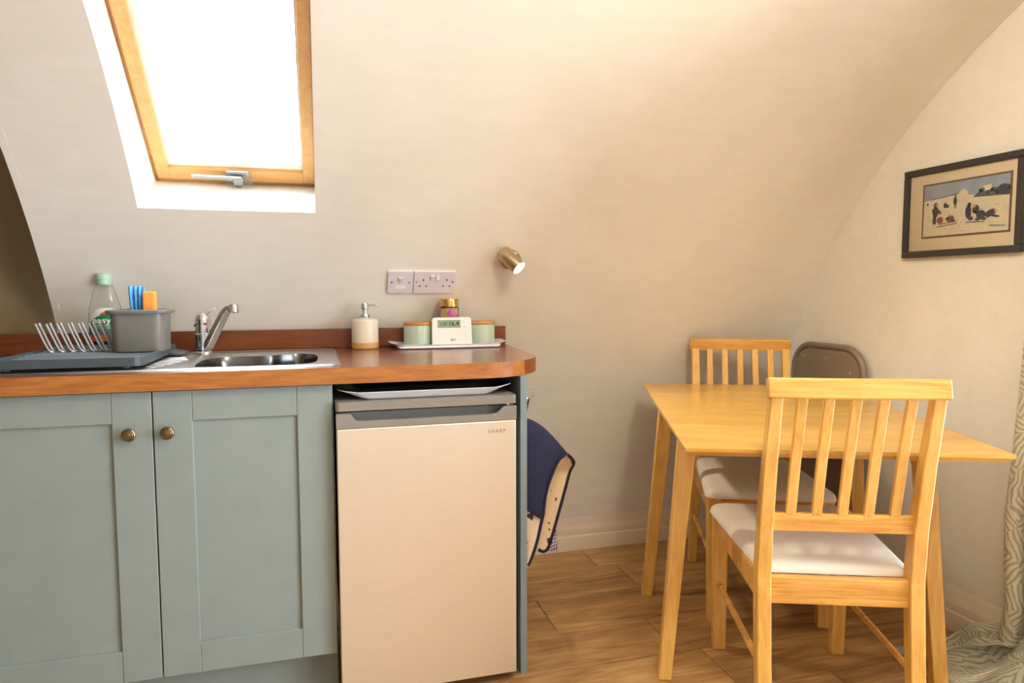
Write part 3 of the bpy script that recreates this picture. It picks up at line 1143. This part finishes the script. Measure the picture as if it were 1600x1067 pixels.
def flat_tray(name, label, L, hw, hd, base_w, base_d, h, mats, ears=.03, thick=.003, sag=0.0):
    """shallow serving tray with flared ends"""
    t = thing(name, label, 'tray', L)
    n = 8

    def loop(w, d, r, z, e=0.0):
        pts = rrect(-w, w, -d, d, r, n)
        out = []
        for x, y in pts:
            k = max(0, abs(x) - (w - .04)) / .04
            out.append((x + math.copysign(e * k, x), y, z + .35 * e * k - sag * 0))
        return out
    A = [loop(base_w, base_d, .02, 0), loop(base_w + .012, base_d + .01, .025, .004), loop(hw - .008, hd - .006, .03, h - .003, ears * .6), loop(hw, hd, .034, h, ears)]
    B = [loop(hw, hd, .034, h + .0015, ears), loop(hw - .008, hd - .006, .03, h + .0005, ears * .6), loop(base_w + .010, base_d + .008, .025, .0075), loop(base_w - .002, base_d - .002, .02, .0035)]
    k = len(A[0])
    m = M()
    al = A + B[:1]
    m.add([p for l in al for p in l], [(r * k + i, r * k + (i + 1) % k, (r + 1) * k + (i + 1) % k, (r + 1) * k + i) for r in range(len(al) - 1) for i in range(k)] + [tuple(range(k))])
    obj('underside', m, mats[0], t, smooth=True, ang=60)
    m = M()
    m.add([p for l in B for p in l], [(r * k + i, r * k + (i + 1) % k, (r + 1) * k + (i + 1) % k, (r + 1) * k + i) for r in range(len(B) - 1) for i in range(k)] + [tuple((len(B) - 1) * k + i for i in range(k))])
    obj('inside', m, mats[1], t, smooth=True, ang=60)
    return t


flat_tray('condiment_tray', 'narrow white melamine tray on the worktop under the mint canisters', (.437, 2.385, ZC), .182, .074, .168, .063, .013, ('tray_white', 'tray_white'), ears=.022)


def canister(x, y, label):
    c = thing('canister', label, 'canister', (x, y, ZC + .004), group='mint canisters on the white tray')
    obj('pot', M().lathe([(.047, 0), (.0495, .003), (.050, .008), (.050, .0735), (.049, .075)], 44), 'mint', c, smooth=True)
    obj('lid', M().lathe([(.047, .0752), (.0505, .0755), (.0515, .078), (.0515, .0845), (.050, .087), (.001, .0872)], 44), 'lid_wood', c, smooth=True)
    return c


canister(.334, 2.388, 'mint green canister with bamboo lid left of the thermostat')
canister(.558, 2.388, 'mint green canister with bamboo lid right of the thermostat')


def build_jar():
    j = thing('spice_jar', 'small jar with gold lid and pink label behind the thermostat', 'jar', (.449, 2.408, ZC + .004))
    obj('jar_body', M().lathe([(.030, 0), (.0325, .003), (.033, .02), (.033, .118), (.0315, .128), (.030, .134)], 36), 'jar', j, smooth=True)
    m = M()
    m.grid(20, 4, lambda u, v: (.0335 * cos(-PI * .62 + u * PI * .72), .0335 * sin(-PI * .62 + u * PI * .72), .05 + (.072 + .012 * sin(u * 9)) * v))
    obj('label', m, 'pink', j, smooth=True)
    obj('gasket', M().lathe([(.0315, .134), (.0315, .1375)], 32), 'slot', j, smooth=True)
    obj('lid', M().lathe([(.032, .1375), (.0335, .1385), (.0335, .164), (.0325, .1665), (.001, .167)], 40), 'gold', j, smooth=True)


build_jar()


def build_thermostat():
    t = thing('room_thermostat', 'white room thermostat with green display leaning on the canisters', 'thermostat', (.4435, 2.334, ZC + .005), (rad(-7), 0, rad(-1.5)))
    w, h, d = .068, .101, .022
    m = M()
    sh = rrect(-w, w, 0, h, .010, 5)
    m.slab(sh, -d / 2, d / 2, to3=lambda a, b, c: (a, c, b))
    # slightly wider towards the foot
    for p in m.v:
        p.x *= 1.0 + .03 * (1 - p.z / h)
    obj('case', m, 'white_gloss', t, bevel=.0035, seg=3, smooth=True, ang=30)
    F = -d / 2
    lcd = obj('display', M().box(-.050, .030, F - .0006, F + .001, .065, .092), 'lcd', t)
    f = lambda x0, z0: (lambda x, y: (x0 + x, F - .0010, z0 + y))
    obj('digits', text_mesh('16.4', .022, f(.006, .0785), space=1.0, bold=.0004), 'ink', lcd)
    obj('digits', text_mesh('1:27', .016, f(-.029, .0775), space=.9, bold=.0002), 'ink', lcd)
    obj('flap_line', M().box(-.0675, .0675, F - .0003, F + .0005, .0545, .0552), 'tray_white', t)
    obj('logo', text_mesh('EPH', .0105, f(.003, .0225), bold=.0002), 'grey_ink', t)
    for z in (.087, .072):
        m = M()
        m.lathe([(.0058, 0), (.0058, .0012), (.0046, .0018), (.0005, .0018)], 20, at=(.045, F, z), axis=(0, -1, 0))
        obj('button', m, 'white_gloss', t, smooth=True, ang=30)


build_thermostat()


# ------------------------------------------------------------------ fridge
def build_fridge():
    x0, x1, yf = .0355, .5275, 1.8155
    f = thing('fridge', 'silver undercounter fridge with grey top and recessed grip', 'fridge', ((x0 + x1) / 2, 2.07, 0))
    L = Vector(f.location)
    obj('cabinet_body', M().box(x0 + .004, x1 - .004, yf + .055, 2.33, .025, .806), 'fridge_grey', f, origin=L, bevel=.003)
    obj('top_panel', M().slab(rrect(x0, x1 + .001, yf + .004, 2.34, .012), .8075, .831), 'fridge_grey', f, origin=L, bevel=.003)
    d = obj('door', M().box(x0 + .002, x1 - .002, yf, yf + .05, .028, .7615), 'silver_door', f, origin=L, bevel=.003)
    # grey grip strip with a scooped recess along its top edge
    zt, zl = .8015, .762
    prof = [(x0 + .001, zl), (x1 - .001, zl), (x1 - .001, zt), (.497, zt), (.487, zt - .002), (.478, zt - .012), (.468, zt - .0185), (.455, zt - .0205),
            (.102, zt - .0205), (.090, zt - .0195), (.082, zt - .012), (.075, zt - .002), (.070, zt), (x0 + .001, zt)]
    m = M()
    m.slab(prof, yf - .001, yf + .012, to3=lambda a, b, c: (a, c, b))
    obj('grip_strip', m, 'fridge_grey', d, origin=L, bevel=.0012)
    obj('grip_recess', M().box(x0 + .002, x1 - .002, yf + .028, yf + .05, zl, zt - .0005), 'fridge_dark', d, origin=L)
    obj('hinge', M().lathe([(.006, .800), (.006, .8085)], 14, at=(x1 - .022, yf + .018, 0)), 'chrome', f, origin=L, smooth=True)
    fn = lambda x, y: (.4695 + x, yf - .0006, .7325 + y)
    obj('badge', text_mesh('SHARP', .0155, fn, bold=.0001, space=1.15), 'grey_ink', d, origin=L, label='small grey lettering')
    for x in (x0 + .03, x1 - .02):
        obj('foot', M().lathe([(.014, 0), (.014, .006), (.007, .008), (.007, .026)], 16, at=(x, yf + .075, 0)), 'chrome', f, origin=L, smooth=True)


build_fridge()
flat_tray('serving_tray', 'white serving tray with dark green inside lying on top of the fridge', (.283, 2.0, .8312), .218, .165, .168, .145, .020, ('tray_white', 'tray_green'), ears=.022)


# ------------------------------------------------------------------ wall fittings
def on_vault(x, z, lift=0.0):
    th = math.asin((z - VZ) / VR)
    p = vault_pt(x, th, VR - lift)
    return p, (PI / 2 + th, 0, 0)


def faceplate(root, w, h, d=.0095):
    m = M()
    m.slab(rrect(-w / 2, w / 2, -h / 2, h / 2, .006, 4), 0, d)
    return obj('faceplate', m, 'white_plastic', root, bevel=.0045, seg=4, smooth=True, ang=30)


def rocker(root, x, y, up=1):
    m = M()
    a, b = .0062, .0095
    m.add([(x - a, y - b, .0095), (x + a, y - b, .0095), (x + a, y + b, .0095), (x - a, y + b, .0095),
           (x - a, y - b, .0125 if up > 0 else .0165), (x + a, y - b, .0125 if up > 0 else .0165), (x + a, y + b, .0165 if up > 0 else .0125), (x - a, y + b, .0165 if up > 0 else .0125)],
          [(0, 3, 2, 1), (4, 5, 6, 7), (0, 1, 5, 4), (1, 2, 6, 5), (2, 3, 7, 6), (3, 0, 4, 7)])
    return obj('rocker_switch', m, 'white_plastic', root, bevel=.001)


def screw(root, x, y):
    obj('screw', M().lathe([(.0034, .009), (.0034, .0104), (.002, .011)], 14, at=(x, y, 0)), 'screw', root, smooth=True, ang=30)


p, r = on_vault(.2765, 1.156)
sp = thing('fused_switch', 'white single fused switch plate on the wall, left of the double socket', 'switch', p, r)
faceplate(sp, .0865, .086)
rocker(sp, 0, .010)
obj('fuse_carrier', M().box(-.017, .017, -.026, -.013, .0090, .0102), 'white_gloss', sp, bevel=.0008)
for x in (-.030, .030):
    screw(sp, x, 0)
p, r = on_vault(.3965, 1.1555)
ds = thing('double_socket', 'white double plug socket with two switches on the wall', 'socket', p, r)
faceplate(ds, .147, .086)
for x, u in ((-.0105, 1), (.0095, -1)):
    rocker(ds, x, .019 + (.002 if u < 0 else 0), u)
for cx in (-.041, .042):
    for hx, hy, w, h in ((0, .010, .0021, .0043), (-.0115, -.0145, .0034, .0021), (.0115, -.0145, .0034, .0021)):
        obj('pin_hole', M().box(cx + hx - w, cx + hx + w, hy - h, hy + h, .0088, .00965), 'slot', ds)
for x in (-.0645, .0645):
    screw(ds, x, .002)


def build_lamp():
    p, r = on_vault(.660, 1.236)
    l = thing('wall_spotlight', 'satin brass wall spotlight shining down to the right', 'lamp', p, r)
    R = Matrix.Rotation(r[0], 3, 'X')
    inv = R.inverted()
    obj('backplate', M().lathe([(.037, 0), (.0375, .003), (.036, .016), (.033, .018), (.001, .0182)], 40), 'satin_brass', l, smooth=True, ang=30)
    d = (inv @ Vector((.52, -.55, -.65)).normalized())
    c = inv @ Vector((0, 0, 0)) + Vector((-.012, .024, .05))
    obj('arm', M().tube([(0, 0, .012), (.002, .001, .03)], .009, 14), 'satin_brass', l, smooth=True)
    hd = obj('shade', M().lathe([(.004, -.046), (.020, -.046), (.0250, -.041), (.0262, -.036), (.0262, .044), (.0256, .0455), (.0245, .0455), (.0245, .036)], 40, at=c, axis=d, cap1=False), 'satin_brass', l, smooth=True, ang=30)
    obj('bulb', M().lathe([(.0243, .037), (.0243, .0425), (.02, .0445), (.001, .045)], 32, at=c, axis=d), 'lamp_glow', hd, smooth=True, ang=30, label='lit white lamp face')
    for s in (-1, 1):
        obj('thumb_screw', M().lathe([(.003, .036), (.003, .039), (.001, .04)], 10, axis=(s, .25, 0), at=(0, 0, .009)), 'chrome', l, smooth=True)
    wp = Vector(p) + R @ (c + d * .055)
    light('wall_spotlight_beam', 'SPOT', wp, 7, (1, .85, .62), rot=aim(R @ d), spot_size=rad(105), spot_blend=.7, shadow_soft_size=.022)


build_lamp()


def build_hook_and_linen():
    h = thing('coat_hook', 'white metal hook fixed to the side of the end panel', 'hook', (.5667, 1.872, .83))
    obj('plate', M().box(0, .002, -.011, .011, -.028, .028), 'white_gloss', h, bevel=.001)
    obj('prong', M().tube(crom([(.002, 0, -.012), (.010, 0, -.020), (.020, -.002, -.016), (.025, -.004, -.004), (.0235, -.004, .008)], 5, closed=False), .0028, 10), 'chrome', h, smooth=True)

    # pair of oven gloves folded over the hook: navy outside, printed cream inside, bound edges
    g = thing('oven_glove', 'navy oven glove with printed cream lining and bound edges hanging on the hook', 'oven glove', (.62, 1.94, .5))
    L = Vector(g.location)
    A = [(.719, .623), (.691, .610), (.673, .576), (.657, .536), (.647, .495), (.641, .448), (.633, .413), (.624, .373), (.609, .326), (.593, .292)]   # near bound edge (x, z)
    Bk = [(.728, .618), (.757, .587), (.752, .553), (.737, .499), (.723, .451), (.709, .403), (.693, .348), (.680, .313), (.665, .302), (.648, .310)]  # far bound edge
    A3 = [Vector(p) for p in crom([(x, 1.925 + (.012 if i == 0 else 0), z) for i, (x, z) in enumerate(A)], 3, closed=False)]
    B3 = [Vector(p) for p in crom([(x, 1.945 + .045 * min(1, i / 2), z) for i, (x, z) in enumerate(Bk)], 3, closed=False)]
    n = len(A3)

    def along(P, v):
        i = v * (n - 1)
        k = min(n - 2, int(i))
        return P[k].lerp(P[k + 1], i - k)
    VS = .60

    def outer(u, v):     # u: panel side -> bound edge, v: down the glove
        q = Vector((.5695, 1.935, .748 - .265 * v)).lerp(along(A3, v * VS), u)
        q.y -= .016 * sin(u * PI) * v
        q.z += .026 * sin(u * PI) * max(0, 1 - v / .5)
        return q

    def pocket(u, v):
        q = Vector((.5695 + .018 * v, 1.932, .483 - .20 * v)).lerp(along(A3, VS + (1 - VS) * v), u)
        q.y -= .006 * sin(u * PI)
        return q

    def lining(u, v):
        q = along(A3, v).lerp(along(B3, v), u)
        q.y += .03 * sin(u * PI) * min(1, v * 4)
        return q

    def back(u, v):
        q = Vector((.571, 1.95, .745 - .40 * v)).lerp(lining(1, v), u)
        q.y += .10 * sin(u * PI) * min(1, .15 + v * 3)
        q.z += .026 * sin(u * PI) * max(0, 1 - v / .3)
        return q
    for nm_, fn_, mt_, th_, lb_ in (('glove_front', outer, 'navy', .004, None), ('pocket_lining', pocket, 'print', .003, 'cream lining with dark line print'),
                                    ('lining', lining, 'print', .003, 'cream lining with dark line print'), ('glove_back', back, 'navy', .003, None)):
        m = M()
        m.grid(11, 25, fn_)
        o = obj(nm_, m, mt_, g, origin=L, smooth=True, ang=80, label=lb_)
        so = o.modifiers.new('thick', 'SOLIDIFY')
        so.thickness = th_
        so.offset = 0
    obj('binding', M().tube([p + Vector((0, -.002, 0)) for p in A3], .0052, 8), 'navy_trim', g, origin=L, smooth=True, label='dark navy bound edge')
    obj('binding', M().tube(B3, .0052, 8), 'navy_trim', g, origin=L, smooth=True, label='dark navy bound edge')
    obj('binding', M().tube([outer(k / 8, 1) - Vector((0, .004, 0)) for k in range(9)], .0042, 8), 'navy_trim', g, origin=L, smooth=True)
    obj('hanging_loop', M().tube(crom([(.5695, 1.89, .725), (.572, 1.875, .78), (.58, 1.87, .812), (.576, 1.878, .78), (.574, 1.90, .725)], 5, closed=False), .002, 6), 'navy_trim', g, origin=L, smooth=True)
    m = M()
    m.grid(6, 12, lambda u, v: Vector((.655 + .064 * u + .026 * v * u, 2.075 + .012 * sin(u * 8), .55 - .26 * v - .03 * u * v)))
    o = obj('tea_towel', m, 'check', origin=(.69, 2.045, .45), smooth=True, ang=80)
    uvl = o.data.uv_layers.new(name='uv')
    for lp in o.data.loops:
        c = o.data.vertices[lp.vertex_index].co
        uvl.data[lp.index].uv = (c.x - .15 * c.z, c.z)
    so = o.modifiers.new('thick', 'SOLIDIFY')
    so.thickness = .002
    tag(o, 'white tea towel with blue check hanging behind the oven glove', 'tea towel')


build_hook_and_linen()


# ------------------------------------------------------------------ table
def build_table():
    ph = .379
    tl, tw, zt = 1.1400, .7452, .7445
    t = thing('dining_table', 'honey coloured rectangular wooden dining table with splayed tapering legs', 'table', (1.1863, 1.3058, 0), (0, 0, -ph))
    # local: x right, y away from the viewer, origin at the middle of the near end
    m = M()
    b = .016
    lo = [(-tw / 2 + b, b), (tw / 2 - b, b), (tw / 2 - b, tl - b), (-tw / 2 + b, tl - b)]
    hi = [(-tw / 2, 0), (tw / 2, 0), (tw / 2, tl), (-tw / 2, tl)]
    m.add([(x, y, zt - .022) for x, y in lo] + [(x, y, zt - .0095) for x, y in hi] + [(x, y, zt) for x, y in hi],
          [(3, 2, 1, 0), (8, 9, 10, 11)] + [(r * 4 + i, r * 4 + (i + 1) % 4, r * 4 + 4 + (i + 1) % 4, r * 4 + 4 + i) for r in range(2) for i in range(4)])
    obj('tabletop', m, 'table_top', t, bevel=.0015)
    m = M()
    for y in (.325, tl - .325):
        m.box(-.29, .29, y - .011, y + .011, zt - .085, zt - .0222)
    for x in (-.30, .30):
        m.box(x - .011, x + .011, .325, tl - .325, zt - .085, zt - .0222)
    obj('apron', m, 'honey_x', t)
    for sx in (-1, 1):
        for ya, yb in ((.325, .292), (tl - .325, tl - .30)):
            m = M()
            m.beam([(sx * .318, ya, zt - .022), (sx * .378, yb, 0)], [.05, .037], [.046, .037], side=(1, 0, 0))
            obj('leg', m, 'honey', t, bevel=.003)


build_table()


# ------------------------------------------------------------------ chairs
def build_chair(label, loc, rz):
    c = thing('dining_chair', label, 'chair', loc, (0, 0, rz), 'slatted dining chairs')
    post = [(-.52, 0), (-.485, .22), (-.462, .43), (-.472, .56), (-.500, .72), (-.536, .885)]
    for s in (-1, 1):
        m = M()
        m.beam([(s * .1765, y, z) for y, z in post], [.032, .034, .034, .033, .031, .029], [.034, .038, .042, .038, .032, .026], side=(1, 0, 0))
        obj('back_post', m, 'honey', c, bevel=.003)
    m = M()
    m.beam([(-.1975, -.5415, .9005), (0, -.547, .9005), (.1975, -.5415, .9005)], .024, .046, side=(0, -1, .24))
    obj('top_rail', m, 'honey_x', c, bevel=.003)
    obj('lower_rail', M().beam([(-.161, -.473, .569), (.161, -.473, .569)], .02, .043, side=(0, -1, .12)), 'honey_x', c, bevel=.002)
    for i in range(5):
        x = -.1185 + .0595 * i
        obj('slat', M().beam([(x, -.476, .588), (x, -.503, .73), (x, -.5385, .882)], .0235, .012, side=(1, 0, 0)), 'honey', c, bevel=.002)
    for s in (-1, 1):
        obj('front_leg', M().beam([(s * .182, -.004, .43), (s * .178, 0, 0)], [.042, .038], [.042, .036], side=(1, 0, 0)), 'honey', c, bevel=.003)
        obj('side_rail', M().beam([(s * .186, -.02, .400), (s * .178, -.45, .400)], .022, .06, side=(1, 0, 0)), 'honey_x', c, bevel=.002)
        obj('stretcher', M().tube([(s * .178, 0, .205), (s * .178, -.49, .205)], .0085, 12), 'honey_x', c, smooth=True)
    obj('rear_rail', M().box(-.161, .161, -.476, -.452, .366, .431), 'honey_x', c, bevel=.002)
    obj('front_rail', M().box(-.161, .161, -.016, .006, .372, .429), 'honey_x', c, bevel=.002)
    # padded seat: rounded trapezium
    n = 6
    prof = [(.0, .431), (.0, .436), (.003, .447), (.010, .455), (.024, .461), (.06, .466), (.14, .469)]
    base = []
    fw, rw, y0, y1, r = .211, .180, -.448, .030, .03
    for cx, cy, a in ((fw - r, y1 - r, 0), (-fw + r, y1 - r, 90), (-rw + r, y0 + r, 180), (rw - r, y0 + r, 270)):
        for k in range(n + 1):
            q = rad(a + 90 * k / n)
            base.append((cx + r * cos(q), cy + r * sin(q)))
    k = len(base)
    cx, cy = 0, (y0 + y1) / 2
    vs = []
    for ins, z in prof:
        for x, y in base:
            sx, sy = 1 - ins / .2, 1 - ins / .24
            vs.append((cx + (x - cx) * sx, cy + (y - cy) * sy, z))
    m = M()
    m.add(vs, [(j * k + i, j * k + (i + 1) % k, (j + 1) * k + (i + 1) % k, (j + 1) * k + i) for j in range(len(prof) - 1) for i in range(k)]
          + [tuple(range(k)), tuple((len(prof) - 1) * k + i for i in range(k))])
    obj('seat_pad', m, 'cushion', c, smooth=True, ang=60, label='cream woven seat pad')
    return c


near = build_chair('slatted wooden dining chair nearest the viewer, its back turned, at the near table end', (1.3564, 1.7589, 0), -.3671)
far = copy_tree(near)
far.location = (1.4329, 1.9125, 0)
far.rotation_euler = (0, 0, PI - .4007)
far['label'] = 'slatted wooden dining chair facing the viewer at the far table end by the wall'


def build_folding_chair():
    # stands folded against the right wall, its seat side towards the room
    lean = rad(.5)
    c = thing('folding_chair', 'folded taupe metal chair leaning on the right wall in the corner', 'chair', (1.973, 2.303, 0), (0, lean, 0))
    # local: y along the wall, z up, x towards the wall

    def outline(w, z0, z1, r, n=8, x=0.0):
        pts = [(x, -w, z0)]
        for k in range(n + 1):
            q = PI - (PI / 2) * k / n
            pts.append((x, -w + r + r * cos(q), z1 - r + r * sin(q)))
        for k in range(n + 1):
            q = PI / 2 - (PI / 2) * k / n
            pts.append((x, w - r + r * cos(q), z1 - r + r * sin(q)))
        pts.append((x, w, z0))
        return pts
    obj('back_frame', M().tube(outline(.195, .0, .895, .10), .0125, 12), 'brown_metal', c, smooth=True)
    obj('rear_frame', M().tube(outline(.170, .0, .56, .04, x=-.028), .011, 12), 'brown_metal', c, smooth=True)

    def panel(w, z0, z1, r, x, d):
        pts = [(y, z) for y, z in rrect(-w, w, z0, z1, r, 8)]
        m = M()
        m.slab(pts, x - d / 2, x + d / 2, to3=lambda a, b, e: (e, a, b))
        return m
    bp = obj('backrest', panel(.182, .655, .880, .088, -.004, .008), 'brown_vinyl', c, bevel=.003)
    obj('seat', panel(.178, .22, .62, .06, -.045, .018), 'brown_vinyl', c, bevel=.006, seg=3)
    for y, z in ((-.135, .80), (0, .845), (.13, .845)):
        obj('rivet', M().lathe([(.0045, 0), (.0045, .001), (.002, .003)], 12, at=(-.008, y, z), axis=(-1, 0, 0)), 'chrome', bp, smooth=True)
    obj('cross_bar', M().tube([(0, -.195, .13), (0, .195, .13)], .009, 10), 'brown_metal', c, smooth=True)


build_folding_chair()


# ------------------------------------------------------------------ picture
def build_picture():
    ya, yb, z0, z1 = 1.537, 1.964, 1.232, 1.532
    xw = XR - .001
    p = thing('framed_picture', 'black framed winter picture of children sledging with cream mount', 'picture', (xw, (ya + yb) / 2, z0))
    L = Vector(p.location)
    w = .022
    X0, X1 = xw - .018, xw
    for name, a, b, c, d in (('frame_rail', ya, yb, z1 - w, z1), ('frame_rail', ya, yb, z0, z0 + w), ('frame_stile', ya, ya + w, z0 + w, z1 - w), ('frame_stile', yb - w, yb, z0 + w, z1 - w)):
        obj(name, M().box(X0, X1, a, b, c, d), 'frame_black', p, origin=L, bevel=.003)
    obj('mount', M().box(xw - .008, xw - .002, ya + w, yb - w, z0 + w, z1 - w), 'mount', p, origin=L)
    # print, u left to right as seen from the room (towards -Y)
    pa, pb, q0, q1 = 1.884, 1.583, 1.301, 1.470
    obj('slip', M().box(xw - .0095, xw - .008, pb - .006, pa + .006, q0 - .006, q1 + .006), 'mount_brown', p, origin=L)
    x = xw - .0098
    PT = lambda u, v, e=0: (x - e, pa + (pb - pa) * u, q0 + (q1 - q0) * v)
    m = M()

    def poly(pts, mi, e):
        m.add([PT(u, v, e) for u, v in pts], [tuple(range(len(pts)))], mi)

    def blob(u, v, ru, rv, mi, e=.0006, n=12, rot=0.0):
        poly([(u + ru * cos(a) * cos(rot) - rv * sin(a) * sin(rot) * .55, v + ru * cos(a) * sin(rot) * 1.8 + rv * sin(a) * cos(rot)) for a in [2 * PI * k / n for k in range(n)]], mi, e)
    poly([(0, 0), (1, 0), (1, 1), (0, 1)], 0, 0)
    poly([(0, .70), (.2, .725), (.45, .76), (.62, .70), (1, .62), (1, 1), (0, 1)], 1, .0002)
    # far houses and trees
    poly([(.44, .74), (.54, .73), (.54, .80), (.49, .84), (.44, .80)], 0, .0004)
    poly([(.44, .80), (.54, .80), (.49, .85)], 0, .0005)
    poly([(.10, .71), (.42, .76), (.42, .78), (.10, .725)], 7, .0004)
    poly([(.60, .66), (1, .62), (1, .80), (.93, .84), (.86, .78), (.80, .80), (.72, .76), (.66, .74)], 7, .0004)
    poly([(.68, .74), (.82, .76), (.80, .86), (.72, .84)], 0, .0006)
    poly([(.84, .66), (1, .63), (1, .79), (.9, .82)], 2, .0007)
    # children: standing left, pair on a sledge, far figures, group right, child lying
    blob(.155, .47, .038, .115, 3)
    blob(.155, .60, .026, .055, 3)
    blob(.165, .595, .014, .03, 5, .0009)
    blob(.135, .31, .014, .09, 2)
    blob(.155, .31, .012, .09, 2)
    blob(.21, .45, .022, .03, 2, rot=-.6)
    blob(.215, .30, .042, .065, 4)
    blob(.345, .305, .045, .075, 4)
    blob(.335, .395, .024, .05, 6)
    blob(.335, .375, .012, .025, 5, .0009)
    poly([(.18, .165), (.43, .20), (.43, .215), (.18, .185)], 4, .0008)
    poly([(.20, .215), (.41, .24), (.41, .25), (.20, .23)], 3, .0008)
    blob(.05, .635, .014, .025, 3)
    blob(.275, .575, .022, .05, 2)
    blob(.305, .555, .018, .035, 2)
    blob(.395, .635, .022, .075, 2)
    blob(.396, .725, .011, .025, 3)
    poly([(.385, .50), (.392, .50), (.392, .58), (.385, .58)], 2, .0008)
    poly([(.405, .50), (.412, .50), (.412, .58), (.405, .58)], 2, .0008)
    blob(.555, .40, .036, .13, 2)
    blob(.565, .53, .024, .045, 3)
    blob(.61, .33, .045, .09, 6)
    blob(.64, .43, .04, .085, 3)
    blob(.625, .50, .018, .035, 5, .0009)
    blob(.70, .32, .055, .085, 2)
    poly([(.53, .20), (.75, .18), (.75, .195), (.53, .215)], 3, .0008)
    blob(.81, .34, .06, .06, 2, rot=.25)
    blob(.86, .365, .016, .03, 5, .0009)
    blob(.86, .27, .05, .02, 2, rot=-.2)
    for k in range(26):      # tufts, tracks and far figures
        u_, v_ = random.random(), random.random() * .6
        blob(u_, .04 + v_, .012 + .02 * random.random(), .004 + .004 * random.random(), 1 if k % 2 else 6, .0003, 8)
    for k in range(14):
        blob(.64 + .36 * random.random(), .70 + .08 * random.random(), .02, .035, random.choice((2, 7, 7, 3)), .0008, 8)
    blob(.128, .47, .014, .07, 3, rot=.3)
    blob(.19, .49, .03, .022, 3, .0007, rot=-.5)
    blob(.305, .31, .02, .03, 3, .0008)
    blob(.375, .27, .03, .025, 2, .0008)
    blob(.585, .27, .03, .04, 2, .0008)
    blob(.665, .24, .03, .03, 3, .0009)
    blob(.735, .24, .03, .025, 2, .0009)
    blob(.77, .29, .03, .03, 2, .0009, rot=-.5)
    poly([(.80, .09), (.97, .07), (.97, .10), (.80, .13)], 1, .0003)
    obj('print', m, ['snow', 'paint_sky', 'paint_dark', 'paint_brown', 'paint_red', 'paint_skin', 'snow_white', 'paint_tree'], p, origin=L, label='snow scene with children and sledges')
    obj('glazing', M().box(xw - .0135, xw - .012, ya + w - .002, yb - w + .002, z0 + w - .002, z1 - w + .002), 'picture_glass', p, origin=L)


MAT['snow_white'] = plain('painted_white', lin(220, 212, 200), .7, var=.08, scale=90)
MAT['picture_glass'] = thin_glass('picture_glass', gloss=.0)
build_picture()


# ------------------------------------------------------------------ curtain
def build_curtain():
    # free edge at the far (picture) side, gathered folds, hem pooling on the floor
    y_edge = [(2.02, 1.40), (1.5, 1.44), (.96, 1.470), (.66, 1.484), (.47, 1.498), (.19, 1.485), (.05, 1.51), (0, 1.53)]

    def ye(z):
        for (z1, a), (z0, b) in zip(y_edge, y_edge[1:]):
            if z0 <= z <= z1:
                return b + (a - b) * (z - z0) / (z1 - z0)
        return 1.53
    nu, nv = 150, 64
    L = 2.02 + .36
    UV = []

    def fn(u, v):
        s = v * L                       # distance from the heading
        z = 2.02 - s
        spread = .42 + .10 * v
        over = max(0.0, s - 1.96)       # cloth lying on the floor
        zz = max(z, .0)
        y = ye(zz) - spread * u
        amp = .028 + .014 * v
        ph = u * 2 * PI * 6.5 + 1.1 * sin(v * 3 + u * 4) + .5
        x = 1.935 + amp * sin(ph) - .03 * max(0, v - .5)
        y += .010 * sin(2 * ph)
        h = z
        if over > 0:
            k = min(1, over / .42)
            rip = .5 + .5 * sin(ph * 1.0 + over * 9)
            h = max(.012, .10 * (1 - k) ** 2) + .055 * rip * (1 - .5 * k) * (.35 + .65 * sin(PI * min(1, k * 1.05) ) )
            x -= .18 * k * (1.0 + .25 * sin(u * 5)) + .02 * sin(over * 20 + u * 9)
            y += .13 * k * max(0, 1 - u * 1.4) + .035 * sin(u * 13) * k
        UV.append((u * 1.15, s * .85))
        return (x, y, h)
    m = M()
    m.grid(nu, nv, fn)
    o = obj('curtain', m, 'curtain', origin=(1.93, 1.25, 0), smooth=True, ang=80)
    uv = o.data.uv_layers.new(name='uv')
    for lp in o.data.loops:
        uv.data[lp.index].uv = UV[lp.vertex_index]
    so = o.modifiers.new('thick', 'SOLIDIFY')
    so.thickness = .002
    so.offset = 0
    tag(o, 'long grey green leaf print curtain pooling on the floor at the right', 'curtain')
    rod = thing('curtain_pole', 'thin dark curtain pole above the glazed door', 'curtain pole', (1.94, .4, 2.05))
    # kept short of the curved ceiling on both sides
    obj('pole', M().tube([(0, -.9, 0), (0, .98, 0)], .011, 12), 'frame_black', rod, smooth=True)
    for y in (-.85, .93):
        obj('bracket', M().tube([(0, y, 0), (.064, y, 0)], .007, 10), 'frame_black', rod, smooth=True)


build_curtain()
